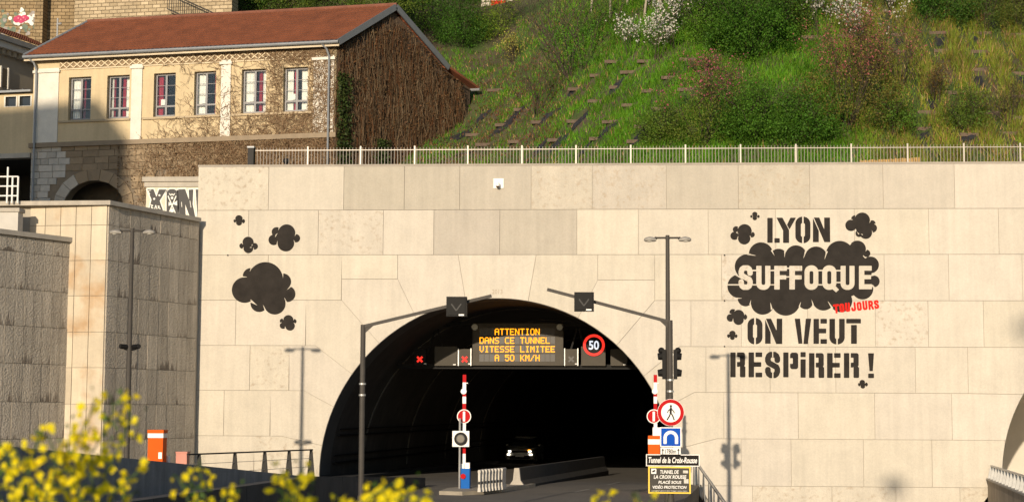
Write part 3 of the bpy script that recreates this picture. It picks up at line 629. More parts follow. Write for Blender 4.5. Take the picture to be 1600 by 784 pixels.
o, a, b = plate('tunnel_sign', 1031.5, 667, 1064.5, 697.5, signblue, 'square blue sign with white tunnel arch symbol', .022, white)
def archsym(X, Y):
    d = np.hypot(X, Y); ringd = np.where(Y > 0, np.maximum(np.abs(X)-30, 17-np.abs(X)), np.maximum(d-30, 17-d)); F = np.maximum(ringd, Y-24)
    for k in range(-3, 4):
        an = k*.42; F = np.maximum(F, -(np.abs(X*math.cos(an)+Y*math.sin(an))-.7)) if False else F
    return F
xc_, zc2 = (a[0]+b[0])/2, (a[1]+b[1])/2
paint_shape('arch_symbol', archsym, (-34,-34,34,28), white, o, 1.5, lambda x, y: Vector((xc_+x*.0073*SK, SY-.034, zc2-.02-y*.0073*SK)))
o, a, b = plate('distance_plate', 1032, 698.5, 1063.5, 710.5, white, 'small white plate reading 1780m between two arrows')
text_on('lettering', '1780m', rectmap(a[0]+.1,b[0]-.1,SY-.03,a[1]+.035,b[1]-.035), black, o, bold=.015)
for xx in (a[0]+.05, b[0]-.05):
    mb = MB(); y_ = SY-.03; z_a, z_b = a[1]+.022, b[1]-.022; mb.add([(xx-.009,y_,z_a),(xx+.009,y_,z_a),(xx+.009,y_,z_b-.045),(xx-.009,y_,z_b-.045)],[(0,1,2,3)]); mb.add([(xx-.03,y_,z_b-.045),(xx+.03,y_,z_b-.045),(xx,y_,z_b)],[(0,1,2)]); mb.build('arrow_mark', black, o)
o, a, b = plate('tunnel_name_sign', 1009.5, 709.5, 1093, 727.5, signblk, 'long black sign with white italic tunnel name', .018, white)
text_on('lettering', 'Tunnel de la Croix-Rousse', rectmap(a[0]+.055,b[0]-.055,SY-.034,a[1]+.07,b[1]-.06), white, o, bold=.022, shear=.25)
o, a, b = plate('video_notice_sign', 1013, 728.5, 1079, 770, signgrey, 'grey notice with yellow border about video protection', .03, yellow)
W_, H_ = b[0]-a[0], b[1]-a[1]
for i, (tx, l, r) in enumerate([('TUNNEL DE',.28,.72),('LA CROIX ROUSSE',.13,.90),('PLACÉ SOUS',.24,.78),('VIDÉO PROTECTION',.10,.90)]):
    zt_ = b[1]-H_*(.13+.185*i); text_on('lettering', tx, rectmap(a[0]+W_*l,a[0]+W_*r,SY-.034,zt_-H_*.135,zt_), white, o, bold=.02, shear=.15)
text_on('lettering', 'enregistrement des images sous video', rectmap(a[0]+W_*.08,a[0]+W_*.92,SY-.034,a[1]+H_*.07,a[1]+H_*.12), white, o)
mb = MB(); mb.box(a[0]+W_*.07,a[0]+W_*.19,SY-.035,SY-.0305,b[1]-H_*.27,b[1]-H_*.08); mb.build('pictogram', white, o)
mb = MB(); mb.obox((a[0]+W_*.13,SY-.037,b[1]-H_*.17),(.033,0,.015),(0,.002,0),(-.007,0,.017)); mb.build('camera_symbol', black, o)
for (l, r, t, bt) in ((.84,.95,.62,.46),(.82,.94,.14,.24)):
    mb = MB(); zz = [b[1]-H_*q for q in sorted((t, bt))]; mb.box(a[0]+W_*l,a[0]+W_*r,SY-.036,SY-.0305,min(zz),max(zz)); mb.build('sticker', M('sticker_grey', (.55,.52,.46), var=.25, scale=20), o)

# barrier gates
def gate(px, Y, label, left):
    b0 = PY(px, 768, Y); x = b0.x; o = empty('barrier_gate', (x, Y, 0), label, 'barrier', 'raised barrier gates')
    zz = lambda y: PY(px, y, Y).z
    segs = [(735,708,white),(708,697,red),(697,662,white),(662,640,white),(640,630,red),(630,619,white),(619,614,red),(614,597,white),(597,585,red)]
    for y0, y1, m in segs:
        mb = MB(); mb.box(x-.06,x+.06,Y-.045,Y+.045,zz(y0),zz(y1)-.002); mb.build('boom_stripe', m, o)
    mb = MB(); zc_ = zz(611); mb.disc((x-.02,Y-.05,zc_),.10,.05,n=20); mb.build('boom_reflector', white, o)
    mb = MB(); mb.bar((x+.1,Y,zz(640)),(x+.1,Y,zz(597)),.05,.05); mb.bar((x+.02,Y,zz(598)),(x+.12,Y,zz(598)),.03,.03); mb.build('boom_rod', white, o)
    zc_ = zz(650); dx = 0 if left else -.06
    mb = MB(); mb.disc((x+dx,Y-.06,zc_),.245,.02,n=28); sg = mb.build('no_entry_disc', white, o)
    mb = MB(); mb.disc((x+dx,Y-.08,zc_),.215,.006,n=28); mb.build('red_face', red, sg)
    mb = MB(); mb.box(x+dx-.04,x+dx+.04,Y-.093,Y-.0865,zc_-.17,zc_+.17); mb.build('white_bar', white, sg)
    return o, x, zz
o, x, zz = gate(724.5, -7.2, 'raised red and white barrier on blue cabinet on central island', True)
mb = MB(); mb.box(x-.13,x+.22,-7.45,-7.0,0.11,zz(731)); cb = mb.build('cabinet', blue, o)
mb = MB(); mb.box(x+.05,x+.215,-7.4,-7.02,zz(731),zz(722)); mb.build('cabinet_cap', galv, cb)
mb = MB(); mb.box(x-.12,x+.03,-7.32,-7.05,zz(731),zz(724)); mb.build('boom_socket', white, o)
mb = MB(); mb.disc((x,-7.46,zz(743)),.09,.04,n=18); mb.build('red_lamp', red, o)
mb = MB(); mb.tube((x-.12,-7.5,.11),(x-.12,-7.5,zz(653)),.035,.035,8); mb.build('signal_post', galv, o)
pt = PY(720, 685, -7.55); mb = MB(); mb.box(pt.x-.29,pt.x+.29,-7.56,-7.53,pt.z-.27,pt.z+.27); bp = mb.build('signal_backplate', white, o)
mb = MB(); mb.disc((pt.x,-7.56,pt.z),.225,.07,n=28); mb.build('lamp_housing', black, bp)
mb = MB(); mb.disc((pt.x,-7.63,pt.z),.15,.03,n=24,r2=.12); mb.build('lamp_lens', M('dark_lens', (.16,.15,.13), rough=.15, var=0), bp)
o, x, zz = gate(1024.5, -6.5, 'raised red and white barrier on orange cabinet behind road signs', False)
mb = MB(); mb.box(x-.26,x+.14,-6.75,-6.3,0,zz(680)); cb = mb.build('cabinet', orange, o)
mb = MB(); mb.box(x-.265,x+.145,-6.756,-6.6,zz(693.5),zz(685.5)); mb.build('white_band', white, cb)
pt = PY(1027, 674, -6.7); mb = MB(); mb.box(pt.x-.16,pt.x+.16,-6.72,-6.68,pt.z-.15,pt.z+.15); mb.build('signal_backplate', white, o)

# white plastic separators on the island
for k in range(8):
    yb = -5.95+k*.0; p = PZ(748.5+k*4.95, 768-k*.55, .12); h = .72
    o = empty('plastic_barrier', p, 'white plastic separator on the island, %s from the blue cabinet' % ['first','second','third','fourth','fifth','sixth','seventh','eighth'][k], 'road barrier', 'row of white plastic separators')
    m_ = M('dirty_white_plastic', (.52,.48,.42), rough=.6, var=.2, scale=6); d = Vector((AX,1,0)).normalized(); sdv = Vector((1,-.08,0)).normalized()
    mb = MB()
    prof = [(-.052,0),(.052,0),(.046,.1),(.032,.16),(.036,h-.12),(.048,h-.06),(.042,h-.015),(.02,h),(-.02,h),(-.042,h-.015),(-.048,h-.06),(-.036,h-.12),(-.032,.16),(-.046,.1)]
    mb.prism([p+Vector((u,0,v)) for u, v in prof], d*.75); mb.build('shell', m_, o)
    mb = MB(); mb.box(p.x-.03,p.x+.03,p.y-.012,p.y+.002,p.z+.25,p.z+.34); mb.build('slot', dgrey, o)
# island and divider
mb = MB(); I0 = Vector((-5.1,-8.6,0)); 
mb.prism([(-6.0,-9.4,-.02),(-5.2,-9.7,-.02),(-4.55,-8.8,-.02),(-3.3,-4.3,-.02),(-3.1,-3.2,-.02),(-3.9,-3.2,-.02),(-5.2,-5.2,-.02),(-5.95,-7.2,-.02)][::-1], (0,0,.145)); tag(mb.build('traffic_island', M('island_concrete', (.30,.26,.20), var=.2, scale=2)), kind='structure')
a = Vector((-3.71,-4.1,0)); d = Vector((.186,1,0)).normalized(); n_ = Vector((d.y,-d.x,0)); dv = empty('concrete_divider', a+d*8, 'low sloped-end concrete divider running into the dark tunnel', 'road divider')
prof = [(-.28,-.2),(.28,-.2),(.28,.09),(.14,.28),(.09,.72),(-.09,.72),(-.14,.28),(-.28,.09)]
for k in range(4):
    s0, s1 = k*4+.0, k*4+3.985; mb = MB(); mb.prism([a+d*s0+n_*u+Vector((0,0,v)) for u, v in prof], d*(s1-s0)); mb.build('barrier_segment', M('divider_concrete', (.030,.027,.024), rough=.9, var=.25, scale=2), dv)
mb = MB(); e = a-d*.004; mb.prism([e+n_*u+Vector((0,0,v)) for u, v in prof], -d*.12); mb.build('end_face', conc_s, dv)

# car coming out of the tunnel
cp_ = PY(812, 722, 35.5); cp_.z = RZ(35.5); car = empty('car', cp_, 'pale car with lit headlamps driving inside the dark tunnel', 'car')
ang = math.atan2(AX, 1); R_ = Matrix.Rotation(-ang, 3, 'Z')
class CB(MB):
    def build(s, name, mat, parent, smooth=False):
        s.v = [cp_+R_@v for v in s.v]; return MB.build(s, name, mat, parent, smooth=smooth)
silver = M('car_paint', (.30,.30,.29), rough=.35, var=.03, metal=.2); tyre = M('tyre', (.015,.015,.015), rough=.9)
def loft(secs):   # sections: y, list of (x,z) half outline mirrored
    mb = CB(); n = None
    rings = []
    for y, half in secs:
        ring = [(x, y, z) for x, z in half]+[(-x, y, z) for x, z in half[::-1]]; rings.append(ring); n = len(ring)
    vs = [p for r in rings for p in r]; fs = [tuple(range(n))[::-1], tuple(range((len(rings)-1)*n, len(rings)*n))]
    for j in range(len(rings)-1): fs += [(j*n+i, j*n+(i+1)%n, (j+1)*n+(i+1)%n, (j+1)*n+i) for i in range(n)]
    mb.add(vs, fs); return mb
body = loft([(0,[(.78,.30),(.84,.5),(.80,.80),(.70,.86)]),(.12,[(.84,.24),(.89,.5),(.86,.88),(.74,.95)]),(1.05,[(.86,.22),(.90,.55),(.88,.98),(.78,1.05)]),(2.9,[(.86,.22),(.90,.55),(.89,1.0),(.8,1.06)]),(4.0,[(.84,.24),(.88,.6),(.86,1.0),(.78,1.08)]),(4.2,[(.78,.35),(.82,.6),(.8,.95),(.7,1.0)])]).build('body', silver, car, smooth=True)
loft([(1.0,[(.74,1.0),(.72,1.03)]),(1.75,[(.78,1.0),(.60,1.5)]),(2.2,[(.80,1.0),(.60,1.56)]),(3.4,[(.80,1.0),(.58,1.54)]),(4.05,[(.76,1.0),(.70,1.05)])]).build('cabin_glass', glass, car, smooth=True)
loft([(1.72,[(.62,1.49),(.58,1.53)]),(2.2,[(.63,1.55),(.58,1.60)]),(3.45,[(.60,1.53),(.55,1.58)])]).build('roof', silver, car, smooth=True)
for sx in (-1, 1):
    for yy in (.85, 3.4):
        mb = CB(); mb.tube((sx*.70,yy,.33),(sx*.905,yy,.33),.33,.33,22); wh = mb.build('wheel', tyre, car)
        mb = CB(); mb.tube((sx*.89,yy,.33),(sx*.915,yy,.33),.21,.2,16); mb.build('rim', galv, wh)
    mb = CB(); mb.sphere((sx*.98,1.35,1.08),.10,.07,.08); mb.build('mirror', silver, car, smooth=True)
    mb = CB(); mb.obox((sx*.66,.03,.74),(.13,.04*sx,0),(0,.04,0),(0,0,.05)); mb.build('headlight', M('headlamp_glow', (.8,.8,.8), emit=(1,.93,.8), estr=5, var=0), car)
    mb = CB(); mb.obox((sx*.67,.0,.55),(.09,.02*sx,0),(0,.04,0),(0,0,.05)); mb.build('fog_light', M('foglamp_glow' if sx < 0 else 'lamp_glow_b', (.8,.8,.8), emit=(1,.86,.65), estr=4, var=0), car)
mb = CB(); mb.obox((.58,-.02,.80),(.07,.02,0),(0,.03,0),(0,0,.035)); mb.build('indicator', M('indicator_glow', (.8,.3,0), emit=(1,.36,.02), estr=5, var=0), car)
mb = CB(); mb.box(-.5,.5,-.03,.05,.66,.78); mb.build('grille', black, car)
mb = CB(); mb.box(-.6,.6,-.035,.05,.30,.48); mb.build('bumper_intake', black, car)
mb = CB(); mb.box(-.26,.26,-.055,-.034,.42,.53); mb.build('number_plate', white, car)

# camera box on the wall
p = PY(779, 287, -.06); o = empty('wall_camera', (p.x, -.06, p.z-.18), 'white plate with small camera high on the portal wall', 'camera')
mb = MB(); mb.box(p.x-.2,p.x+.2,-.085,-.05,p.z-.18,p.z+.2); mb.build('plate', white, o)
mb = MB(); mb.tube((p.x-.02,-.085,p.z+.02),(p.x-.02,-.25,p.z-.03),.03,.03,8); mb.tube((p.x-.02,-.25,p.z+.0),(p.x-.02,-.25,p.z-.12),.075,.085,12); mb.build('housing', white, o)
mb = MB(); mb.sphere((p.x-.02,-.25,p.z-.12),.075); mb.build('dome', M('smoked_dome', (.08,.05,.03), rough=.15, var=0), o, smooth=True)

# ---------------------------------------------------------------- left side: parapet, railing, cabinets
p0 = PD(-30, 692, 35); p1 = PD(492, 745, 56); dw = empty('ramp_parapet', (p0+p1)/2*1-Vector((0,0,((p0+p1)/2).z)), 'long dark concrete ramp parapet sloping down toward the tunnel', 'parapet')
dd = (p1-p0); L = dd.length; nseg = 6; nn = Vector((dd.y,-dd.x,0)).normalized()
for k in range(nseg):
    a = p0+dd*(k/nseg); b = p0+dd*((k+1)/nseg-.0006); q = lambda v, z, o_: Vector((v.x,v.y,z))+nn*o_
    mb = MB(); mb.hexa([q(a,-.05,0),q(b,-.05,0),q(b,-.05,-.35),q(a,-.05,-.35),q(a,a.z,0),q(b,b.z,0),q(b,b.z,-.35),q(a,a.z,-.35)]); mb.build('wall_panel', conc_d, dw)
qa = PD(494, 743.5, 48); qe = PD(665, 745.5, 62); qd = (qa-qe)*(18/14); qn = Vector((qa.x+qd.x, qa.y+qd.y, qa.z))
bw = empty('low_barrier', (qa.x, qa.y, 0), 'low dark concrete barrier running from the ramp parapet toward the arch', 'barrier wall')
for u, v, n3 in ((qn, qa, 6), (qa, qe, 5)):
    for k in range(n3):
        a = u+(v-u)*(k/n3); b = u+(v-u)*((k+1)/n3-.002)
        mb = MB(); mb.prism([Vector((a.x,a.y,-.02)),Vector((b.x,b.y,-.02)),Vector((b.x,b.y,b.z)),Vector((a.x,a.y,a.z))], (-.4,0,0)); mb.build('barrier_segment', conc_soot_shade, bw)  # near-black colour carries the shade that falls on this barrier
r0_ = PD(293, 709.5, 56); r1_ = PD(488, 702, 64.3); rl = empty('ramp_railing', Vector(((r0_.x+r1_.x)/2,(r0_.y+r1_.y)/2,0)), 'metal railing with tapered fin posts beside the portal wall', 'railing')
mb = MB(); mb.bar(r0_, r1_, .07, .05); mb.build('top_rail', dgrey, rl)
rd = (r1_-r0_); rdn = Vector((rd.x,rd.y,0)).normalized(); nrm = Vector((0,1,0))
for px in (311,367,413.6,451.6,486):
    v = PP(px, 706, r0_, Vector((rd.y,-rd.x,0))); t = (v-r0_).dot(rd)/rd.dot(rd); q = r0_+rd*t; mb = MB()
    mb.prism([Vector((q.x-.05,q.y,q.z-.02)),Vector((q.x+.05,q.y,q.z-.02)),Vector((q.x+.17,q.y,-.02)),Vector((q.x-.17,q.y,-.02))], rdn*.025); mb.build('fin_post', dgrey, rl)
for k in (.25,.5,.75):
    mb = MB(); mb.tube(r0_+Vector((0,0,-r0_.z*k)), r1_+Vector((0,0,-r1_.z*k)), .009, .009, 6); mb.build('wire', galv, rl)
def P_cab(px0, px1, ytop, Y): a = PY(px0, ytop, Y); b = PY(px1, ytop, Y); return a, b
a, b = P_cab(231.5, 255, 671, -9.0); o = empty('orange_cabinet', ((a.x+b.x)/2,-9,0), 'orange roadside cabinet with white band beside concrete retaining wall', 'cabinet')
zz = lambda y: PY(243, y, -9).z
mb = MB(); mb.box(a.x,b.x,-9.0,-8.5,0,zz(676)); mb.build('body', orange, o)
mb = MB(); mb.box(a.x-.01,b.x+.01,-9.012,-8.49,zz(683.5),zz(676.5)); mb.build('white_band', white, o)
mb = MB(); mb.box(a.x-.02,b.x+.02,-9.02,-8.48,zz(676),zz(671)); mb.build('cap', orange, o)
mb = MB(); mb.box(b.x-.14,b.x-.02,-9.02,-8.99,zz(716),zz(706)); mb.build('lock_plate', galv, o)
a, b = P_cab(275, 292, 705, -8.0); o = empty('pink_box', ((a.x+b.x)/2,-8,0), 'salmon pink utility box next to orange cabinet', 'utility box')
mb = MB(); mb.box(a.x,b.x,-8.0,-7.6,0,a.z-.05); mb.build('body', salmon, o); mb = MB(); mb.box(a.x-.02,b.x+.02,-8.02,-7.58,a.z-.05,a.z); mb.build('lid', salmon, o)
p = PY(263, 711, -8.4); o = empty('white_bollard', (p.x,-8.4,0), 'small white bollard between orange cabinet and pink box', 'bollard')
mb = MB(); mb.tube((p.x,-8.4,0),(p.x,-8.4,p.z-.05),.07,.07,12); mb.build('post', white, o); mb = MB(); mb.sphere((p.x,-8.4,p.z-.05),.072,.072,.05); mb.build('cap', white, o, smooth=True)

# ---------------------------------------------------------------- right side: stair rail, second tunnel parapet
s0 = PY(1084, 716, -.6); s1 = PD(1132, 786, 60.5); sr = empty('stair_railing', Vector((s0.x,s0.y-2,-1)), 'sloping metal stair railing beside the road signs', 'railing')
sdv = s1-s0
mb = MB(); mb.bar(s0, s1, .07, .06); mb.build('top_rail', galv, sr)
for k in range(7):
    q = s0+sdv*(k/6); mb = MB(); d_ = Vector((sdv.x,sdv.y,0)).normalized(); mb.prism([q+Vector((0,0,-.02))-d_*.05, q+Vector((0,0,-.02))+d_*.05, q+Vector((0,0,-1.05))+d_*.14, q+Vector((0,0,-1.05))-d_*.14], Vector((-d_.y,d_.x,0))*.02); mb.build('fin_post', galv, sr)
mb = MB(); q = lambda v, z: Vector((v.x, v.y, v.z-z)); e_ = Vector((.18,0,0))
mb.hexa([Vector((s0.x,s0.y,-3.0)),Vector((s1.x,s1.y,-3.0)),Vector((s1.x,s1.y,-3.0))+e_,Vector((s0.x,s0.y,-3.0))+e_,q(s0,1.05),q(s1,1.05),q(s1,1.05)+e_,q(s0,1.05)+e_]); mb.build('stair_string', conc_s, sr)
w0 = PY(1543, 749, -.1); w1 = PD(1640, 790, 44); pr = empty('approach_wall', Vector(((w0.x+w1.x)/2,(w0.y+w1.y)/2,-3)), 'weathered concrete wall with finned railing before the second arch', 'retaining wall')
wd = w1-w0
for k in range(5):
    a = w0+wd*(k/5); b = w0+wd*((k+1)/5-.0008); e_ = Vector((.4,0,0))
    mb = MB(); mb.hexa([Vector((a.x,a.y,-3)),Vector((b.x,b.y,-3)),Vector((b.x,b.y,-3))+e_,Vector((a.x,a.y,-3))+e_,a,b,b+e_,a+e_]); mb.build('wall_panel', M('stained_concrete', (.26,.21,.15), rough=.9, var=.2, scale=1, streak=.35), pr)
mb = MB(); mb.bar(w0+Vector((.2,0,.03)), w1+Vector((.2,0,.03)), .5, .06); mb.build('coping', conc_s, pr)
tz = PY(1545, 727, -.1).z-w0.z
mb = MB(); mb.bar(w0+Vector((.15,0,tz)), w1+Vector((.15,0,tz)), .07, .05); mb.build('top_rail', galv, pr)
for k in range(17):
    q = w0+wd*((k+.1)/17)+Vector((.15,0,.05)); mb = MB(); mb.prism([q+Vector((-.15,0,0)),q+Vector((.15,0,0)),q+Vector((.04,0,tz-.06)),q+Vector((-.04,0,tz-.06))],(0,.03,0)); mb.build('fin_post', galv, pr)

# ---------------------------------------------------------------- fence on top of the wall
FYp = .5
fz = 12.44; f0 = PY(388, 258, FYp).x; fe = 20.5
fence = empty('balustrade', ((f0+fe)/2, FYp, fz), 'thin pale metal picket fence along top of portal wall', 'fence')
posts = [481,563.5,648,731,815.5,900,985.5,1071,1157,1243.5,1330,1418,1506,1594]
xs = [PY(p, 240, FYp).x for p in posts]; sp1 = (xs[-1]-xs[0])/13; xs += [xs[-1]+sp1*k for k in (1,2)]
ztop = PY(900, 227, FYp).z; fm = M('fence_metal', (.40,.36,.31), rough=.45, var=.1, metal=.2)
pm = None
for x in xs:
    if pm is None: mb = MB(); mb.box(-.03,.03,-.03,.03,0,ztop-fz); pm = rawmesh('post', mb.v, mb.f); pm.materials.append(fm)
    o = addobj('post', pm, None, fence); o.location = Vector((x,FYp,fz))-fence.location
mb = MB(); zr = PY(900, 232.5, FYp).z; mb.box(f0,xs[-1],FYp-.02,FYp+.02,zr-.026,zr); mb.build('top_rail', fm, fence)
mb = MB(); mb.box(f0,xs[-1],FYp-.02,FYp+.02,fz+.02,fz+.06); mb.build('bottom_rail', fm, fence)
mb = MB(); mb.box(-.0085,.0085,-.0085,.0085,.0,ztop-fz-.05); pk = rawmesh('picket', mb.v, mb.f); pk.materials.append(M('picket_metal', (.24,.21,.18), rough=.5, var=.1))
x = f0+.1
while x < xs[-1]-.05:
    if min(abs(x-p) for p in xs) > .05: o = addobj('picket', pk, None, fence); o.location = Vector((x,FYp,fz))-fence.location
    x += .1285
p = PY(392.5, 258, .45); o = empty('fence_end_post', (p.x,.45,fz-.02), 'dark box shaped post at the vine covered end of the fence', 'post')
mb = MB(); mb.box(p.x-.12,p.x+.12,.3,.6,fz-.02,PY(392,232,.45).z); mb.build('shaft', dgrey, o); mb = MB(); mb.box(p.x-.14,p.x+.14,.28,.62,PY(392,232,.45).z,PY(392,229.5,.45).z); mb.build('cap', zinc, o)

# ================================================================ RETAINING WALLS (left)
def face_panels(parent, a, b, z0, zrows, pw_, tones, proud=.05, jitter=.008, mat=None):
    """a,b: plan points of the face (left to right as seen), panels between z rows"""
    a = Vector(a); b = Vector(b); d = (b-a); L = d.length; d = d/L; n = Vector((d.y,-d.x,0)); k = max(1, round(L/pw_)); w_ = L/k
    for r, (zt, zb_) in enumerate(zip(zrows, zrows[1:])):
        for i in range(k):
            s0, s1 = i*w_+.010, (i+1)*w_-.010; o_ = proud+random.uniform(-jitter, jitter); mb = MB()
            A_, B_ = a+d*s0, a+d*s1
            mb.hexa([Vector((A_.x,A_.y,zb_+.008))+n*o_, Vector((B_.x,B_.y,zb_+.008))+n*o_, Vector((B_.x,B_.y,zb_+.008))-n*.02, Vector((A_.x,A_.y,zb_+.008))-n*.02,
                     Vector((A_.x,A_.y,zt-.008))+n*o_, Vector((B_.x,B_.y,zt-.008))+n*o_, Vector((B_.x,B_.y,zt-.008))-n*.02, Vector((A_.x,A_.y,zt-.008))-n*.02])
            ob = mb.build('concrete_panel', mat or conc, parent); v = random.uniform(.88, 1.08); ob.color = (tones[0]*v, tones[1]*v, tones[2]*v, 1)
def capslab(parent, pts, z, h, over, mat):
    mb = MB(); mb.prism([(p[0],p[1],z) for p in pts], (0,0,h)); return mb.build('coping', mat, parent)
# tall block: corner C1 (near), far end F1 at the portal, lit front from B1 to C1
C1 = PD(161, 600, 60.9); F1 = PD(303.5, 600, 66.3); ztb = PD(163, 318, 60.9).z
B1 = PD(40, 600, 61.4)
C1.z = F1.z = B1.z = 0
blk = empty('retaining_wall', (C1.x, C1.y, 0), 'tall panelled concrete retaining wall adjoining the portal, with sunlit corner face', 'retaining wall')
mb = MB(); bk = [C1, F1, Vector((F1.x,F1.y+9,0)), Vector((B1.x-12,B1.y+9,0)), Vector((B1.x-12,B1.y,0)), B1]
mb.prism([(p.x,p.y,-.02) for p in bk], (0,0,ztb+.02)); mb.build('core', backing, blk)
zr = [ztb]+[PD(161, y, 60.9).z for y in (349,405,461,518,574,631,687)]+[-.02]
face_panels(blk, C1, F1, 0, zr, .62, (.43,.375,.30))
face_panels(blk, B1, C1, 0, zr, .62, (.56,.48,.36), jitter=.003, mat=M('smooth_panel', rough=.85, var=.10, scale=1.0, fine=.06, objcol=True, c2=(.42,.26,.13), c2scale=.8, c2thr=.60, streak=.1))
dF = (F1-C1).normalized(); nF = Vector((dF.y,-dF.x,0)); ov = .16
c3 = C1+nF*ov+Vector((0,-ov,0)); f3 = F1+nF*ov; b3 = Vector((B1.x-6,B1.y-ov,0))
mb = MB(); mb.prism([(p.x,p.y,ztb+.004) for p in (c3, f3, F1-nF*.3, C1+Vector((-.3,.4,0)), Vector((B1.x-6,B1.y+.4,0)), b3)], (0,0,PD(163,311,60.9).z-ztb)); mb.build('coping', conc_s, blk)
# lower wall at the left
A0 = PD(-60, 600, 57.0); E0 = PD(104, 600, 61.2); A0.z = E0.z = 0; zlw = PD(105, 377, 61.2).z
lw = empty('lower_retaining_wall', ((A0.x+E0.x)/2, (A0.y+E0.y)/2, 0), 'lower rough concrete retaining wall with stained vertical panels', 'retaining wall')
dA = (E0-A0).normalized(); nA = Vector((dA.y,-dA.x,0)); E0b = E0-nA*0
mb = MB(); mb.prism([(p.x,p.y,-.02) for p in (A0, E0, E0-nA*1.2, A0-nA*1.2)], (0,0,zlw+.02)); mb.build('core', backing, lw)
zr2 = [zlw]+[PD(104, y, 61.2).z for y in (401,457,513,570,628,684)]+[-.02]
face_panels(lw, A0, E0, 0, zr2, .45, (.42,.37,.30))
mb = MB(); mb.prism([(p.x,p.y,zlw+.004) for p in (A0+nA*.15, E0+nA*.15+dA*.1, E0-nA*1.0+dA*.1, A0-nA*1.0)], (0,0,.17)); mb.build('coping', conc_s, lw)
# pale parapet block behind the lower wall and small white guard rail
a = PD(-20, 345, 61.2); b = PD(37, 345, 61.2); zt_ = PD(0, 331, 61.2).z
o = empty('pale_parapet', ((a.x+b.x)/2, a.y, zlw), 'short pale concrete parapet on top of lower retaining wall', 'parapet')
mb = MB(); mb.box(a.x,b.x,a.y-.5,a.y+.0,zlw+.1,zt_-.06); mb.build('block', M('pale_conc', (.50,.47,.42), var=.1), o); mb = MB(); mb.box(a.x,b.x+.06,a.y-.56,a.y+.05,zt_-.06,zt_+.08); mb.build('coping', conc_s, o)
g0 = PD(-20, 300, 61.6); g1 = PD(29, 300, 61.6); zg = PD(10, 276, 61.6).z; zgb = ztb+.17
o = empty('white_guard_rail', ((g0.x+g1.x)/2, g0.y, zgb), 'white tubular guard rail beside dark passage', 'railing')
for px in (-5, 12, 20, 29):
    x = PD(px, 300, 61.6).x; mb = MB(); mb.tube((x,g0.y,zgb-.1),(x,g0.y,zg+(.35 if px == 12 else 0)),.035,.035,8); mb.build('post', white, o)
for k in (0,.35,.7):
    mb = MB(); mb.tube((g0.x,g0.y,zg-k),(g1.x,g0.y,zg-k),.028,.028,8); mb.build('rail', white, o)

# terrace ground behind the retaining walls and walkway behind the parapet
mb = MB(); mb.prism([(-45,B1.y+.4,9.0),(F1.x,F1.y+.3,9.0),(F1.x,F1.y+2,9.0),(-2,4.,9.0),(-2,34,9.0),(-45,34,9.0)], (0,0,.9)); tag(mb.build('terrace', M('terrace_soil', (.16,.13,.10), var=.2)), kind='structure')
mb = MB(); mb.box(XL+.1,32,.92,9,10.2,11.1); tag(mb.build('walkway', conc_s), kind='structure')
# graffiti parapet
GD = 73.0; a = PD(228, 285, GD); b = PD(330, 285, GD); a.y = b.y = (a.y+b.y)/2; gyv = a.y
zgt = PD(270, 292, GD).z; zgb_ = 8.0
gw = empty('graffiti_wall', ((a.x+b.x)/2, gyv, zgb_), 'pale parapet wall with black and white graffiti letters below stone arch', 'wall')
mb = MB(); mb.box(a.x,b.x,gyv,gyv+.3,zgb_,zgt); mb.build('panel', M('pale_render', (.60,.54,.42), var=.1), gw)
mb = MB(); mb.box(a.x-.15,b.x,gyv-.15,gyv+.4,zgt+.22,zgt+.42); mb.build('coping', conc_s, gw); mb = MB(); mb.box(a.x-.08,b.x,gyv-.06,gyv+.34,zgt,zgt+.222); mb.build('moulding', conc_s, gw)
zg_ = (220,270,9.8); GM = lambda off: (lambda x, y: (lambda p: Vector((p.x, gyv-off, p.z)))(PY(x, y, gyv)))
def gpoly(pts): return Z(zg_, pts)
letters = [[(100,255),(195,250),(240,370),(280,255),(395,255),(290,430),(345,590),(130,560),(165,410)], [(570,255),(680,250),(740,420),(735,260),(805,255),(795,480),(840,700),(760,700),(680,480),(690,700),(590,700)], [(840,255),(930,255),(930,720),(870,720)]]
wl = M('white_spray', (.75,.73,.66), rough=.7, var=.1, scale=8); bl = M('black_spray', (.022,.02,.02), rough=.6, var=.2, scale=6)
for k, L_ in enumerate(letters):
    P_ = gpoly(L_); fnw = lambda X, Y, P_=P_: sd_poly(X, Y, P_)-1.9; fnb = lambda X, Y, P_=P_: sd_poly(X, Y, P_)
    xs_ = [p[0] for p in P_]; ys_ = [p[1] for p in P_]; bb = (min(xs_)-3, min(ys_)-3, max(xs_)+3, max(ys_)+3)
    paint_shape('letter_outline', fnw, bb, wl, gw, .5, GM(.006)); paint_shape('letter_fill', fnb, bb, bl, gw, .5, GM(.012))
zo = lambda X, Y: sd_rbox(X, Y, 220+395/9.8, 270+250/9.8, 220+565/9.8, 270+720/9.8, 7.5)
paint_shape('letter_outline', lambda X, Y: zo(X, Y)-1.8, (256,290,282,347), wl, gw, .5, GM(.006)); paint_shape('letter_fill', zo, (256,290,282,347), bl, gw, .5, GM(.012))
marks = lambda X, Y: np.minimum.reduce([ln(zg_,16,(420,360),(540,640))(X,Y), ln(zg_,16,(540,360),(440,600))(X,Y), ln(zg_,14,(440,320),(460,345),(480,325),(500,345),(520,320))(X,Y), sd_circ(X,Y,(220+480/9.8,270+385/9.8),2.0), pl(zg_,(430,450),(480,480),(430,505))(X,Y), pl(zg_,(555,430),(490,475),(555,500))(X,Y), sd_circ(X,Y,(220+480/9.8,270+580/9.8),3.0)])
paint_shape('letter_detail', marks, (258,298,282,336), wl, gw, .45, GM(.018))
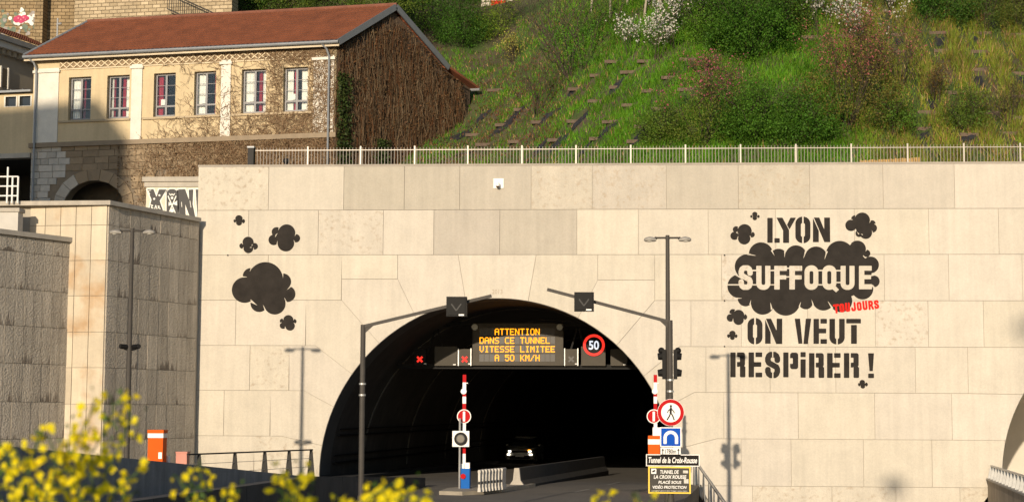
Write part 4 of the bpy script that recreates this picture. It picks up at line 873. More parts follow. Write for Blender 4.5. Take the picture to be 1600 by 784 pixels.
marks2 = lambda X, Y: np.minimum.reduce([sd_circ(X,Y,(220+207/9.8,270+400/9.8),1.6), sd_circ(X,Y,(220+287/9.8,270+345/9.8),1.6), ln(zg_,9,(115,280),(140,330))(X,Y), ln(zg_,9,(118,275),(155,268))(X,Y), ln(zg_,13,(155,490),(185,500),(160,520),(190,545),(155,545))(X,Y), ln(zg_,13,(215,550),(230,500),(250,550))(X,Y), ln(zg_,13,(265,510),(285,515),(268,535),(300,550))(X,Y), ln(zg_,9,(625,450),(630,520))(X,Y), ln(zg_,9,(755,430),(770,530))(X,Y)])
paint_shape('letter_detail', marks2, (228,294,302,330), wl, gw, .45, GM(.018))

# ================================================================ HOUSE
HA = PD(524, 200, 84.0); HB = PD(50, 200, 88.0); HA.z = HB.z = 0
hu = (HA-HB); HL = hu.length; hu = hu/HL; hn = Vector((hu.y,-hu.x,0))
HG = PD(690, 110, 89.8); HG.z = 0; hg = HG-HA
def H(s_, n_, z): return Vector((HB.x,HB.y,z))+hu*s_+hn*n_
def hs(px, py=150): p = PP(px, py, HB, hn); return (p-HB).dot(hu)
def hz(px, py): return PP(px, py, HB, hn).z
Z0 = 9.3; ZST = hz(300, 219); ZSILL = hz(300, 180.5); ZWT = hz(300, 112.5); ZE = hz(300, 80)
house = empty('stone_house', H(HL/2, -3, Z0), 'cream house with brown tiled roof and dry creeper above the wall', 'house')
def hbox(mb, s0, s1, n0, n1, z0, z1): mb.hexa([H(s0,n1,z0),H(s1,n1,z0),H(s1,n0,z0),H(s0,n0,z0),H(s0,n1,z1),H(s1,n1,z1),H(s1,n0,z1),H(s0,n0,z1)]); return mb
ochre = M('ochre_render', (.55,.435,.265), rough=.85, var=.10, scale=.7, fine=.06, streak=.08)
wst = M('white_stone', (.66,.62,.54), rough=.85, var=.10, scale=2, fine=.08, bump=.006, bscale=20)
wins = [(107,142),(167,202),(240,274),(303,337),(377,415.5),(442,481)]
WS = [(hs(a), hs(b)) for a, b in wins]
mb = MB(); prev = 0
for a, b in WS:
    hbox(mb, prev, a, -.45, 0, ZST, ZE+.1); hbox(mb, a, b, -.45, 0, ZST, ZSILL); hbox(mb, a, b, -.45, 0, ZWT, ZE+.1); prev = b
hbox(mb, prev, HL, -.45, 0, ZST, ZE+.1); fw_ = mb.build('facade_wall', ochre, house)
# plain back parts of the house body
ridge_n = -3.55; ZR = ZE+.15+2.45
def Hg(t, off=0): return HA+hg*t
gbr = M('creeper_backing', (.085,.055,.035), rough=.95, var=.35, scale=2, bump=.03, bscale=8)
gm_ = HA+hg*.5; mb = MB(); pts = [HA, HG]; e_ = hu*-.4
gv = [Vector((HA.x,HA.y,Z0)), Vector((HG.x,HG.y,Z0)), Vector((HG.x,HG.y,ZE+.1)), Vector((gm_.x,gm_.y,ZR-.15)), Vector((HA.x,HA.y,ZE+.1))]
mb.prism([v-hu*.004 for v in gv], e_); mb.build('gable_wall', gbr, house)
BK = H(0, hg.dot(hn), 0)   # back left corner
mb = MB(); mb.hexa([H(0,0,Z0)-hu*.0, H(.4,0,Z0), H(.4,hg.dot(hn),Z0), H(0,hg.dot(hn),Z0), H(0,0,ZE), H(.4,0,ZE), H(.4,hg.dot(hn),ZE), H(0,hg.dot(hn),ZE)][:8]); 
q = [H(0,-.46,Z0),H(0,hg.dot(hn),Z0),Vector((HG.x,HG.y,Z0)),Vector((HG.x,HG.y,Z0))-hu*.45]
mb = MB(); hbox(mb, 0, .4, hg.dot(hn), -.46, Z0, ZE); hbox(mb, .4, (HG-HB).dot(hu)-.5, hg.dot(hn), hg.dot(hn)+.4, Z0, ZE); mb.build('rear_wall', ochre, house)
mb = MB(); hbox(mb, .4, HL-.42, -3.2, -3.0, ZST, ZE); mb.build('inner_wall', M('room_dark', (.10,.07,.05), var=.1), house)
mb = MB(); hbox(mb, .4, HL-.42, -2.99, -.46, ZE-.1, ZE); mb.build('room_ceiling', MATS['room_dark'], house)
# lower storey: core with arch recesses, individually laid stones
lst = M('rubble_stone', rough=.9, var=.14, scale=3, fine=.12, bump=.02, bscale=12, objcol=True)
arches = []
for (xl_, xr_, yt, yb_) in ((99,193,282,308),(252,336,276,312),(420,500,270,312)):
    s0, s1 = hs(xl_, yb_), hs(xr_, yb_); zt_ = hz((xl_+xr_)/2, yt); hw = (s1-s0)/2; rise = min(hw*.95, 1.35); arches.append(((s0+s1)/2, zt_-rise, hw, rise))
def in_arch(s_, z, grow=0):
    for c, zs, hw, rs in arches:
        if abs(s_-c) < hw+grow and (z < zs or ((s_-c)/(hw+grow))**2+((z-zs)/(rs+grow))**2 < 1): return True
    return False
outl = [(0,Z0),(0,ZST),(HL,ZST),(HL,Z0)]
for c, zs, hw, rs in arches[::-1]:
    outl += [(c+hw,Z0)]+[(c+hw*math.cos(math.pi*i/16), zs+rs*math.sin(math.pi*i/16)) for i in range(17)]+[(c-hw,Z0)]
mb = MB(); mb.prism([H(s_,-.06,z) for s_, z in outl], hn*-.6); mb.build('lower_wall', M('stone_mortar', (.20,.155,.105), var=.2, scale=2), house)
mb = MB(); hbox(mb, .4, HL-.42, -2.2, -2.0, Z0, ZST); mb.build('arch_back_wall', M('arch_back', (.09,.075,.055), var=.3), house)
def stone_piece(poly, tone, off):
    mb = MB(); mb.prism([H(s_,off,z) for s_, z in inset(poly, .012)], hn*-.1); o = mb.build('stone', lst, house); v = random.uniform(.82,1.14); o.color = (tone[0]*v,tone[1]*v,tone[2]*v,1)
rows = 9; zlow = 13.2; rh = (ZST-zlow)/rows; nst = 0
sleft = hs(104)
for r in range(rows):
    z0 = zlow+r*rh; s_ = 0.0 if r%2 else -.0; first = True
    while s_ < HL-.05:
        wl_ = random.uniform(.55,.95) if s_ > sleft else random.uniform(.45,.8)
        if first and r%2: wl_ *= .6
        first = False; e_ = min(s_+wl_, HL)
        cx = (s_+e_)/2; zc_ = z0+rh/2
        if not (in_arch(s_+.05,zc_,.62) or in_arch(e_-.05,zc_,.62) or in_arch(cx,zc_,.62)):
            stone_piece([(s_,z0),(e_,z0),(e_,z0+rh),(s_,z0+rh)], (.47,.43,.37) if cx < sleft else (.27,.20,.125), random.uniform(-.015,.015))
        s_ = e_
for c, zs, hw, rs in arches:
    nv = 9
    for i in range(nv):
        a0, a1 = math.pi*i/nv, math.pi*(i+1)/nv; f = lambda a, g: (c+(hw+g)*math.cos(a), zs+(rs+g)*math.sin(a))
        stone_piece([f(a0,0),f(a0,.6),f(a1,.6),f(a1,0)], (.45,.40,.33) if c-hw < hs(130) and i > 5 else (.29,.215,.135), .02)
mb = MB(); hbox(mb, -.1, HL+.06, -.1, .14, ZST-.12, ZST+.12); mb.build('string_course', M('course_stone', (.25,.19,.125), var=.15, scale=2), house)
# pilasters
for x0, x1, nm in ((54,92,0),(206,222.5,1),(346,361,1),(490,522,0)):
    s0, s1 = max(-.02, hs(x0)), hs(x1); d_ = .09 if nm else .07
    mb = MB(); hbox(mb, s0, s1, -.02, d_, ZST+.125, hz(300,97)); pp = mb.build('pilaster', wst, house)
    mb = MB(); hbox(mb, s0-.07, s1+.07, -.02, d_+.08, hz(300,104), hz(300,100)); mb.build('pilaster_moulding', wst, pp)
mb = MB(); prev = hs(92)
for a, b in ((hs(93),hs(205)),(hs(224),hs(345)),(hs(362),hs(488))): hbox(mb, a, b, -.01, .10, ZSILL-.13, ZSILL-.02)
mb.build('sill_course', M('sill_stone', (.42,.33,.21), var=.12, scale=2), house)
# lattice frieze below the eaves
zl0, zl1 = hz(300, 97.5), hz(300, 88); mb = MB(); hbox(mb, hs(92), hs(490), -.01, .06, zl0-.1, zl0-.04); s_ = hs(93); st = (zl1-zl0)*1.25
while s_ < hs(489)-st:
    for q0_, q1_ in (((s_,zl0),(s_+st,zl1)),((s_+st,zl0),(s_,zl1))):
        mb.bar(H(q0_[0],.03+.012*(q0_[1] == zl0 and q1_[0] > q0_[0]),q0_[1]), H(q1_[0],.03+.012*(q0_[1] == zl0 and q1_[0] > q0_[0]),q1_[1]), .05, .055, hn)
    s_ += st
tag(mb.build('lattice_frieze', M('frieze_wood', (.64,.53,.36), var=.1), house), kind='stuff')
mb = MB(); hbox(mb, hs(92), hs(490), -.01, .012, zl0-.03, zl1+.05); mb.build('frieze_backing', M('frieze_dark', (.24,.165,.09), var=.15), house)
# windows
wf = M('window_frame', (.23,.225,.23), rough=.5, var=.08); curt_w = M('white_curtain', (.85,.83,.78), rough=.9, var=.1, scale=3, emit=None); curt_r = M('red_curtain', (.42,.02,.05), rough=.9, var=.2, scale=4)
pats = ['w.r/w.r', 'wdr/dr.', 'rdw/dr.', 'w.d/rd.', 'ww./rrw', 'ww./rww']
for k, (a, b) in enumerate(WS):
    a += .03; b -= .03; z0, z1_ = ZSILL+.02, ZWT-.02; n_ = -.26; wd_ = b-a; mid = (a+b)/2; W = MB()
    hbox(W, a, a+.07, n_-.04, n_+.04, z0, z1_); hbox(W, b-.07, b, n_-.04, n_+.04, z0, z1_); hbox(W, a+.07, b-.07, n_-.04, n_+.04, z1_-.07, z1_); hbox(W, a+.07, b-.07, n_-.04, n_+.04, z0, z0+.09)
    hbox(W, mid-.055, mid+.055, n_-.035, n_+.05, z0+.09, z1_-.07)
    ztr = z0+(z1_-z0)*.245; hbox(W, a+.07, mid-.055, n_-.035, n_+.045, ztr-.045, ztr+.045); hbox(W, mid+.055, b-.07, n_-.035, n_+.045, ztr-.045, ztr+.045)
    win = W.build('window', wf, house)
    zs_ = [z0+.09, ztr-.045, ztr+.045]; hgt = (z1_-.07-zs_[2])/3
    for (p0, p1) in ((a+.07, mid-.055), (mid+.055, b-.07)):
        hbox(MB(), p0, p1, n_-.012, n_-.004, zs_[0], zs_[1]).build('pane', M('pane_glass', (.9,.9,.9), rough=.05, var=0), win)
        for r in range(3):
            zz0 = zs_[2]+hgt*r; hbox(MB(), p0, p1, n_-.012, n_-.004, zz0+.012, zz0+hgt-.012).build('pane', MATS['pane_glass'], win)
            if r: hbox(MB(), p0, p1, n_-.02, n_+.02, zz0-.012, zz0+.012).build('glazing_bar', wf, win)
    # curtains hang behind the glass
    lay = [[(0,.42,'w'),(.5,.62,'r'),(.62,.82,'d'),(.8,1,'w')],[(.05,.14,'w'),(.14,.22,'r'),(.55,.68,'r'),(.7,1,'w')],[(0,.28,'r'),(.04,.2,'w'),(.85,1,'r')],[(0,.5,'w'),(.82,1,'r')],[(0,.42,'w'),(.42,.5,'r'),(.58,.72,'r'),(.74,1,'w')],[(.02,.3,'w'),(.32,.52,'r'),(.62,1,'w')]][k]
    for j, (f0_, f1_, t_) in enumerate(lay):
        if t_ == 'd': continue
        n2 = n_-.16-.03*j; nw = 10; vs = []; fs = []
        for i in range(nw+1):
            s_ = a+wd_*(f0_+(f1_-f0_)*i/nw); w2 = .03*math.sin(i*2.1+k); vs += [H(s_,n2+w2,z0+.02), H(s_,n2+w2,z1_)]
        fs = [(2*i,2*i+2,2*i+3,2*i+1) for i in range(nw)]; C_ = MB(); C_.add(vs, fs); C_.build('curtain', curt_w if t_ == 'w' else curt_r, win)
    if k >= 2: hbox(MB(), a+wd_*(.22 if k != 5 else .25), a+wd_*.42, n_-.035, n_-.02, ztr+.08, ztr+.38).build('paper_notice', white, win)
# glass: partly clear
pg = MATS['pane_glass']; t = pg.node_tree; tr = t.nodes.new('ShaderNodeBsdfTransparent'); gl = t.nodes.new('ShaderNodeBsdfGlossy'); gl.inputs['Roughness'].default_value = .08; ms = t.nodes.new('ShaderNodeMixShader'); ms.inputs[0].default_value = .05
tr.inputs[0].default_value = (.96,.97,.96,1); t.links.new(tr.outputs[0], ms.inputs[1]); t.links.new(gl.outputs[0], ms.inputs[2]); t.links.new(ms.outputs[0], t.nodes['Material Output'].inputs['Surface'])
# roof: corrugated tile surface
tile = M('roof_tile', (.185,.058,.024), rough=.85, var=.28, scale=1.2, fine=.22)
def tiled(name, p00, p10, p01, p11, parent, cols, rows, amp=.035):
    """p00 eave left, p10 eave right, p01 ridge left, p11 ridge right"""
    nrm = (p10-p00).cross(p01-p00).normalized(); vs = []; fs = []; nc = cols*4
    for r in range(rows):
        for e in (0, 1):
            v = (r+e)/rows
            for c_ in range(nc+1):
                u = c_/nc; base = (p00*(1-u)+p10*u)*(1-v)+(p01*(1-u)+p11*u)*v
                vs.append(base+nrm*(amp*abs(math.sin(math.pi*u*cols))+.045*(1-e)))
    for r in range(rows):
        b0 = (2*r)*(nc+1); b1 = b0+nc+1
        fs += [(b0+i, b0+i+1, b1+i+1, b1+i) for i in range(nc)]
        if r+1 < rows: b2 = b1+nc+1; fs += [(b1+i, b1+i+1, b2+i+1, b2+i) for i in range(nc)]
    o = MB(); o.add(vs, fs); return o.build(name, tile, parent)
OV = .45; zE = ZE+.06
eL = PD(42, 95, 88.0); EL = H(-.35,OV,zE); ER = Vector((HA.x,HA.y,zE))+hn*OV+hg.normalized()*-.0+hu*.28
RRp = gm_+hu*.28; RR = Vector((RRp.x,RRp.y,ZR)); rn = (gm_-HB).dot(hn)
RLs = (PP(137, 48, H(0,rn,0), hn)-HB).dot(hu); RL = H(RLs, rn, ZR)
bn = hg.dot(hn)-OV; BLv = H(-.35, bn, zE); BRp = HG+hu*.28+hn*-OV; BR = Vector((BRp.x,BRp.y,zE-.0))
roof = tiled('roof', EL, ER, RL, RR, house, 70, 15)
tiled('rear_roof_slope', BR, BLv, RR, RL, house, 50, 12); 
mb = MB(); mb.add([BLv, EL, RL], [(0,1,2)]); mb.add([v-Vector((0,0,.05)) for v in (EL, ER, RR, RL)], [(0,1,2,3)]); mb.build('roof_hip', tile, house)
mb = MB(); mb.tube(EL+Vector((0,0,.06)), RL+Vector((0,0,.06)), .07, .07, 8); mb.build('hip_flashing', zinc, roof)
mb = MB()
for i in range(48): a = RL+(RR-RL)*(i/48); b = RL+(RR-RL)*((i+1.06)/48); mb.tube(a+Vector((0,0,.03)), b+Vector((0,0,.05)), .12, .10, 8)
tag(mb.build('ridge_tiles', M('ridge_tile', (.19,.07,.04), rough=.85, var=.25, scale=2), roof), kind='stuff')
mb = MB(); mb.tube(EL+Vector((0,0,-.06))+hn*.07, ER+Vector((0,0,-.06))+hn*.07, .09, .09, 10); mb.build('gutter', zinc, house)
mb = MB(); mb.prism([EL+hn*-.03+Vector((0,0,-.12)), ER+hn*-.03+Vector((0,0,-.12)), ER+hn*-.03+Vector((0,0,-.26)), EL+hn*-.03+Vector((0,0,-.26))], hn*-.04); mb.build('fascia', M('fascia_cream', (.55,.46,.33), var=.1), house)
mb = MB(); mb.prism([EL+Vector((0,0,-.13))+hn*-.08, ER+Vector((0,0,-.13))+hn*-.08, ER+Vector((0,0,-.13))-hn*(OV+.1), EL+Vector((0,0,-.13))-hn*(OV+.1)], (0,0,.05)); mb.build('soffit', M('soffit_wood', (.12,.085,.055), var=.1), house)
for p_, q_ in ((ER, RR), (RR, BR)):
    mb = MB(); mb.bar(p_+Vector((0,0,-.06)), q_+Vector((0,0,-.06)), .07, .30); mb.build('verge_board', M('verge_grey', (.13,.14,.15), rough=.6, var=.1), house)
# lean-to behind
ltd = hg.normalized(); LT = BR+ltd*2.3+Vector((0,0,-.85))
mb = MB(); a, b = BR+Vector((0,0,-.06)), LT; mb.prism([a, b, b-hu*5, a-hu*5], (0,0,.12)); mb.build('lean_to_roof', tile, house)
mb = MB(); mb.prism([Vector((HG.x,HG.y,Z0)), Vector((LT.x,LT.y,Z0))-ltd*.3-hu*.28, LT-ltd*.3-hu*.28+Vector((0,0,-.03)), Vector((HG.x,HG.y,zE-.1))], -hu*.3); mb.build('lean_to_wall', gbr, house)
mb = MB(); mb.tube(LT+Vector((0,0,-.05))+hu*.05, LT+Vector((0,0,-.05))-hu*5, .08, .08, 8); mb.build('lean_to_gutter', zinc, house)
# downpipes
for sp_x in (60, 516):
    s_ = hs(sp_x, 110); mb = MB(); mb.path([H(s_-.3,OV+.05,zE-.1), H(s_-.1,.3,zE-.35), H(s_,.2,zE-.7), H(s_,.2,Z0)], .055, 8); mb.build('downpipe', zinc, house)

# annex beside the house with dark passage
ann = empty('annex', H(-3, -1, Z0), 'low cream annex with two small windows above dark passage', 'building')
za0, za1 = hz(20, 240), hz(20, 146)
mb = MB(); hbox(mb, -7, -.02, -.35, -.06, za0, hz(20,166)); hbox(mb, -7, -.02, -.35, -.06, hz(20,151), za1)
wx = [(-4.6,-4.0),(hs(8,158),hs(24.5,158)),(hs(30,158),hs(47,158))]; prev = -7
for a, b in wx: hbox(mb, prev, a, -.35, -.06, hz(20,166), hz(20,151)); prev = b
hbox(mb, prev, -.02, -.35, -.06, hz(20,166), hz(20,151)); mb.build('wall', ochre, ann)
mb = MB(); hbox(mb, -7, -.02, -6, -.36, za1-.15, za1); mb.build('ceiling', MATS['room_dark'], ann)
for a, b in wx:
    mb = MB(); hbox(mb, a, b, -.25, -.2, hz(20,166), hz(20,151)); w1_ = mb.build('window', glass, ann)
    mb = MB()
    for q in ((a-.08,a,hz(20,167),hz(20,150)),(b,b+.08,hz(20,167),hz(20,150)),(a,b,hz(20,151),hz(20,150)),(a,b,hz(20,167),hz(20,166))): hbox(mb, q[0], q[1], -.2, -.03, q[2], q[3])
    mb.build('window_surround', wst, w1_)
mb = MB(); hbox(mb, -7, -.02, -.5, .1, za0-.25, za0-.002); mb.build('lintel_beam', conc_s, ann)
mb = MB(); mb.hexa([H(-7,.25,za1+.01),H(-.02,.25,za1+.01),H(-.02,-4,za1+.5),H(-7,-4,za1+.5),H(-7,.25,za1+.12),H(-.02,.25,za1+.12),H(-.02,-4,za1+.7),H(-7,-4,za1+.7)]); rf = mb.build('zinc_roof', zinc, ann)
for k in range(10):
    s_ = -6.6+k*.68; mb = MB(); mb.bar(H(s_,.25,za1+.14), H(s_,-4,za1+.72), .05, .05); mb.build('standing_seam', zinc, rf)
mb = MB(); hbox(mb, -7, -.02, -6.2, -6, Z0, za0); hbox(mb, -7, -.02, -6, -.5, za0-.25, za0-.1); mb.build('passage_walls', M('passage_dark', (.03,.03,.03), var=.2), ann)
# older building further left behind
ob0 = PD(-60, 60, 90.5); ob1 = PD(95, 82, 99); ob0.z = ob1.z = 0; du = (ob1-ob0).normalized(); dn = Vector((du.y,-du.x,0)); ob = empty('rear_building', Vector((ob0.x,ob0.y,Z0)), 'grey beige building with tiled roof and deep cornice behind the annex', 'building')
zc0 = PD(0, 78, 93.8).z
mb = MB(); mb.prism([Vector((v.x,v.y,Z0)) for v in (ob0, ob1, ob1-dn*6, ob0-dn*6)], (0,0,zc0-Z0)); mb.build('wall', M('beige_render', (.36,.31,.23), var=.12, scale=1), ob)
mb = MB(); mb.prism([Vector((v.x,v.y,zc0+.002)) for v in (ob0+dn*.45, ob1+dn*.45, ob1-dn*.2, ob0-dn*.2)], (0,0,.35)); mb.build('cornice', wst, ob)
mb = MB(); mb.prism([Vector((v.x,v.y,zc0+.354)) for v in (ob0+dn*.65, ob1+dn*.65, ob1-dn*.2, ob0-dn*.2)], (0,0,.28)); mb.build('gutter_board', zinc, ob)
k_ = int((ob1-ob0).length/.5)
for i in range(k_):
    q = ob0+du*(i*.5+.2); mb = MB(); mb.prism([Vector((v.x,v.y,zc0-.3)) for v in (q+dn*.3, q+du*.2+dn*.3, q+du*.2, q)], (0,0,.3)); mb.build('corbel', MATS['beige_render'], ob)
e0 = Vector((ob0.x,ob0.y,zc0+.64))+dn*.65; e1 = Vector((ob1.x,ob1.y,zc0+.64))+dn*.65
tiled('roof', e0, e1, e0-dn*3.4+Vector((0,0,1.5)), e1-dn*3.4+Vector((0,0,1.5)), ob, 45, 8, .05)
p = PP(7, 122, ob0, dn); mb = MB(); mb.prism([p+du*q+Vector((0,0,z))+dn*.02 for q, z in ((-.35,-.5),(.2,-.5),(.2,.5),(-.35,.5))], dn*.03); w2 = mb.build('window', glass, ob)
for q in (-.45, .2):
    mb = MB(); mb.prism([p+du*(q+a)+Vector((0,0,z))+dn*.02 for a, z in ((0,-.6),(.1,-.6),(.1,.6),(0,.6))], dn*.08); mb.build('window_surround', wst, w2)
am0 = PD(89, 70, 95); am1 = PD(90, 28, 95); am = empty('antenna_mast', (am0.x,am0.y,am0.z-1.5), 'thin grey mast rising behind the brown roof', 'mast')
mb = MB(); mb.tube((am0.x,am0.y,am0.z-1.5), (am0.x,am0.y,am1.z), .06, .05, 8); mb.build('pole', galv, am); mb = MB(); mb.tube((am0.x-.05,am0.y,am1.z-.35),(am0.x+.22,am0.y,am1.z-.3),.06,.06,8); mb.build('head', galv, am)
# old masonry wall at the top left
brick = M('old_masonry', (.36,.27,.16), rough=.95, var=.25, scale=.8, fine=.2, bump=.03, bscale=6)
def masonry(name, col1, col2):
    m = M(name, col1, rough=.95, var=.2, scale=.6, fine=.15); t = m.node_tree; N = t.nodes; b = N['Principled BSDF']; src = b.inputs['Base Color'].links[0].from_socket
    tc = N.new('ShaderNodeTexCoord'); mp = N.new('ShaderNodeMapping'); mp.inputs['Rotation'].default_value = (math.radians(90),0,0); br = N.new('ShaderNodeTexBrick'); t.links.new(tc.outputs['Object'], mp.inputs[0]); t.links.new(mp.outputs[0], br.inputs['Vector'])
    br.inputs['Scale'].default_value = 1; br.inputs['Brick Width'].default_value = .5; br.inputs['Row Height'].default_value = .22; br.inputs['Mortar Size'].default_value = .018; br.inputs['Color1'].default_value = (1,1,1,1); br.inputs['Color2'].default_value = (.72,.7,.66,1); br.inputs['Mortar'].default_value = (.35,.32,.28,1)
    mx = N.new('ShaderNodeMix'); mx.data_type = 'RGBA'; mx.blend_type = 'MULTIPLY'; mx.inputs[0].default_value = 1; t.links.new(src, mx.inputs[6]); t.links.new(br.outputs['Color'], mx.inputs[7]); t.links.new(mx.outputs[2], b.inputs['Base Color'])
    bp = N.new('ShaderNodeBump'); bp.inputs['Distance'].default_value = .04; t.links.new(br.outputs['Fac'], bp.inputs['Height']); bp.invert = True; t.links.new(bp.outputs[0], b.inputs['Normal']); return m
MA = masonry('ashlar_pale', (.50,.40,.26), None); MBm = masonry('ashlar_dark', (.34,.25,.14), None)
def slabwall(name, pxa, pxb, da, db, z0, z1, mat, label, th=1.0):
    a = PD(pxa, 30, da); b = PD(pxb, 30, db); a.z = b.z = 0; d = (b-a).normalized(); n = Vector((d.y,-d.x,0))
    o = empty(name, Vector(((a.x+b.x)/2,(a.y+b.y)/2,z0)), label, 'wall'); mb = MB(); mb.prism([Vector((v.x,v.y,z0)) for v in (a, b, b-n*th, a-n*th)], (0,0,z1-z0)); mb.build('masonry', mat, o); return o, a, d, n
ow, oa, od, on = slabwall('old_stone_wall', 116, 362, 103, 101, 10, 33, MA, 'tall sunlit old stone wall above the tiled roof')
ow2, oa2, od2, on2 = slabwall('dark_stone_wall', -40, 119, 106, 106, 10, 33, MBm, 'dark stone wall with pink graffiti beyond the rear building')  # same masonry pattern in a darker base colour
for px in (66,):
    a = PD(60, 30, 105.8); b = PD(73, 30, 105.8); mb = MB(); mb.box(a.x,b.x,a.y-.7,a.y+.5,10,33); mb.build('buttress', MBm, ow2)
    a = PD(116, 30, 105); b = PD(124, 30, 105)
GP = lambda off: (lambda x, y: PP(x, y, oa2, on2)+on2*off)
rg = random.Random(5)
def splotch(n, x0, y0, x1, y1, r0, r1): return [(rg.uniform(x0,x1), rg.uniform(y0,y1), rg.uniform(r0,r1)) for _ in range(n)]
def usd(L_): return lambda X, Y: np.minimum.reduce([sd_circ(X,Y,c[:2],c[2]) for c in L_])
for L_, m_, off in ((splotch(26,4,16,60,52,2,5.5), M('green_spray', (.13,.17,.12), var=.4, scale=3), .015), (splotch(16,2,20,60,54,1.5,4), M('grey_spray', (.30,.27,.25), var=.4, scale=3), .02), (splotch(20,20,22,50,38,2,4)+[(34,14,2),(33,18,2.4),(36,16,1.8),(33,44,2),(16,29,3),(53,25,2.5)], wl, .03), ([(26,31,5),(30,30,5.5),(35,31,5),(39,29,5),(33,33,4),(43,29,3)], M('pink_spray', (.45,.035,.11), var=.3, scale=4), .05), ([(29,29,1.2),(33,31,1),(37,28,1.3),(40,31,1)], M('pale_pink_spray', (.65,.25,.30), var=.2), .06)):
    paint_shape('graffiti_patch', usd(L_), (0,6,68,62), m_, ow2, .7, GP(off))
GP2 = lambda off: (lambda x, y: PP(x, y, oa, on)+on*off)
paint_shape('graffiti_patch', lambda X, Y: sd_poly(X, Y, [(238,40),(246,32),(262,28),(262,36),(250,40)]), (234,24,266,44), wl, ow, .7, GP2(.03))
sr2 = empty('steep_stair_rail', PP(300, 20, oa, on)+on*.6, 'dark handrail with bars climbing across the old stone wall', 'railing')
ra, rb_ = PP(268, -8, oa, on)+on*.6, PP(352, 30, oa, on)+on*.6
mb = MB(); mb.bar(ra, rb_, .07, .07); mb.build('top_rail', dgrey, sr2); mb = MB(); mb.bar(ra+Vector((0,0,-1)), rb_+Vector((0,0,-1)), .07, .07); mb.build('bottom_rail', dgrey, sr2)
for k in range(26):
    q = ra+(rb_-ra)*(k/25); mb = MB(); mb.bar(q, q+Vector((0,0,-1)), .03, .03, (0,1,0)); mb.build('bar', dgrey, sr2)

# ================================================================ HILLSIDE
def sstep(a, b, x): t = np.clip((x-a)/(b-a), 0, 1); return t*t*(3-2*t)
def hill_h(X, Y):
    X = np.asarray(X, float); Y = np.asarray(Y, float)
    Yb = 4.2+9.6*sstep(4, -9, X)+17*sstep(-13, -15, X); sl = .75+1.9*sstep(-12.5, -15, X); h = 11.12+sl*np.maximum(0, Y-Yb)
    low = 1.6*sstep(-14, -16, X)*(Y < 29); h = np.where(X < -25, 11.12, np.where(X < -14, np.minimum(h, 31), h))-low
    h = h+.16*np.sin(X*1.3+Y*.7)*sstep(0, 3, Y-Yb)+.12*np.sin(X*.55-Y*1.1+2)*sstep(0, 3, Y-Yb)+.07*np.sin(X*3.1+1)*np.sin(Y*2.7)*sstep(0, 2, Y-Yb)
    return np.where(Y < Yb, 11.12-low, h)
def onhill(px, py):
    d = rayd(px, py); t = np.arange(66.5, 140, .12); X = CAM.x+d.x*t; Y = CAM.y+d.y*t; Zr = CAM.z+d.z*t
    k = np.argmax(Zr < hill_h(X, Y)); return Vector((X[k], Y[k], float(hill_h(X[k], Y[k]))))
gx_ = np.arange(-36, 40.01, .5); gy_ = np.arange(3.0, 60.01, .5); GX, GYm = np.meshgrid(gx_, gy_); GZ = hill_h(GX, GYm)
vs = np.stack([GX, GYm, GZ], -1).reshape(-1, 3); nx_ = len(gx_); fs = [(j*nx_+i, j*nx_+i+1, (j+1)*nx_+i+1, (j+1)*nx_+i) for j in range(len(gy_)-1) for i in range(nx_-1)]
hill = addobj('hillside', rawmesh('hillside', vs, fs, True), M('hill_soil', (.075,.058,.032), rough=.95, var=.35, scale=.9, fine=.25, bump=.05, bscale=5, c2=(.045,.075,.012), c2scale=.5, c2thr=.47)); tag(hill, kind='structure')
plankm = M('plank_wood', (.115,.08,.055), rough=.9, var=.3, scale=3, fine=.2); fabm = M('ground_fabric_black', (.016,.016,.019), rough=.75, var=.3, scale=2)
def fabric(px, py, wpx, hpx, skew=0):
    p = onhill(px, py); w_ = wpx/33; L_ = hpx/33*1.25; n = 6; vs = []; fs = []
    for j in range(n+1):
        for i in range(n+1):
            x = p.x+w_*(i/n-.5)+skew*(j/n-.5)*L_; y = p.y+L_*.8*(j/n-.5)+.06*math.sin(i*2.3+px); vs.append((x, y, float(hill_h(x, y))+.035+.03*math.sin(i*1.7+j*2.1+px)))
    fs = [(j*(n+1)+i, j*(n+1)+i+1, (j+1)*(n+1)+i+1, (j+1)*(n+1)+i) for j in range(n) for i in range(n)]
    mb = MB(); mb.add(vs, fs); mb.build('ground_fabric', fabm, hill)
FAB = []   # keep-out spots for grass
def plank(px, py, wpx=None, rot=None):
    p = onhill(px, py); w_ = (wpx or random.uniform(22, 38))/33; a = (random.uniform(-.08,.08) if rot is None else rot); d = Vector((math.cos(a), math.sin(a)*.5, math.sin(a)*.4))
    mb = MB(); q = p+Vector((0,-.03,.02)); mb.obox(q, d*w_/2, Vector((0,.02,.0)), Vector((random.uniform(-.02,.02),.03,.085))); mb.build('plank', plankm, hill); FAB.append((p.x, p.y-.15, w_*.42, .16))
zl = lambda x, y: (700+x/3.0156, y/3.0156); zr_ = lambda x, y: (1150+x/3.0156, y/3.0156)
for x, y in [(790,295),(945,295),(1130,285),(700,360),(790,415),(610,425),(700,480),(955,435),(1125,430),(600,580),(780,580),(930,600),(430,580),(700,660),(330,670),(260,595),(510,665),(880,675),(1290,275),(340,520),(860,350),(1040,370),(1200,350),(130,640),(60,560),(220,430),(180,690),(1000,520),(860,500)]: plank(*zl(x, y))
for x, y in [(770,170),(960,160),(970,245),(930,345),(1150,165),(1150,250),(1140,335),(1335,350),(1130,445),(1325,460),(900,540),(885,620),(1100,640),(1290,635),(690,545),(650,100),(530,180),(360,180),(1190,70),(1000,445),(770,250),(1330,170),(700,250),(740,60),(1200,540),(1340,560)]: plank(*zr_(x, y))
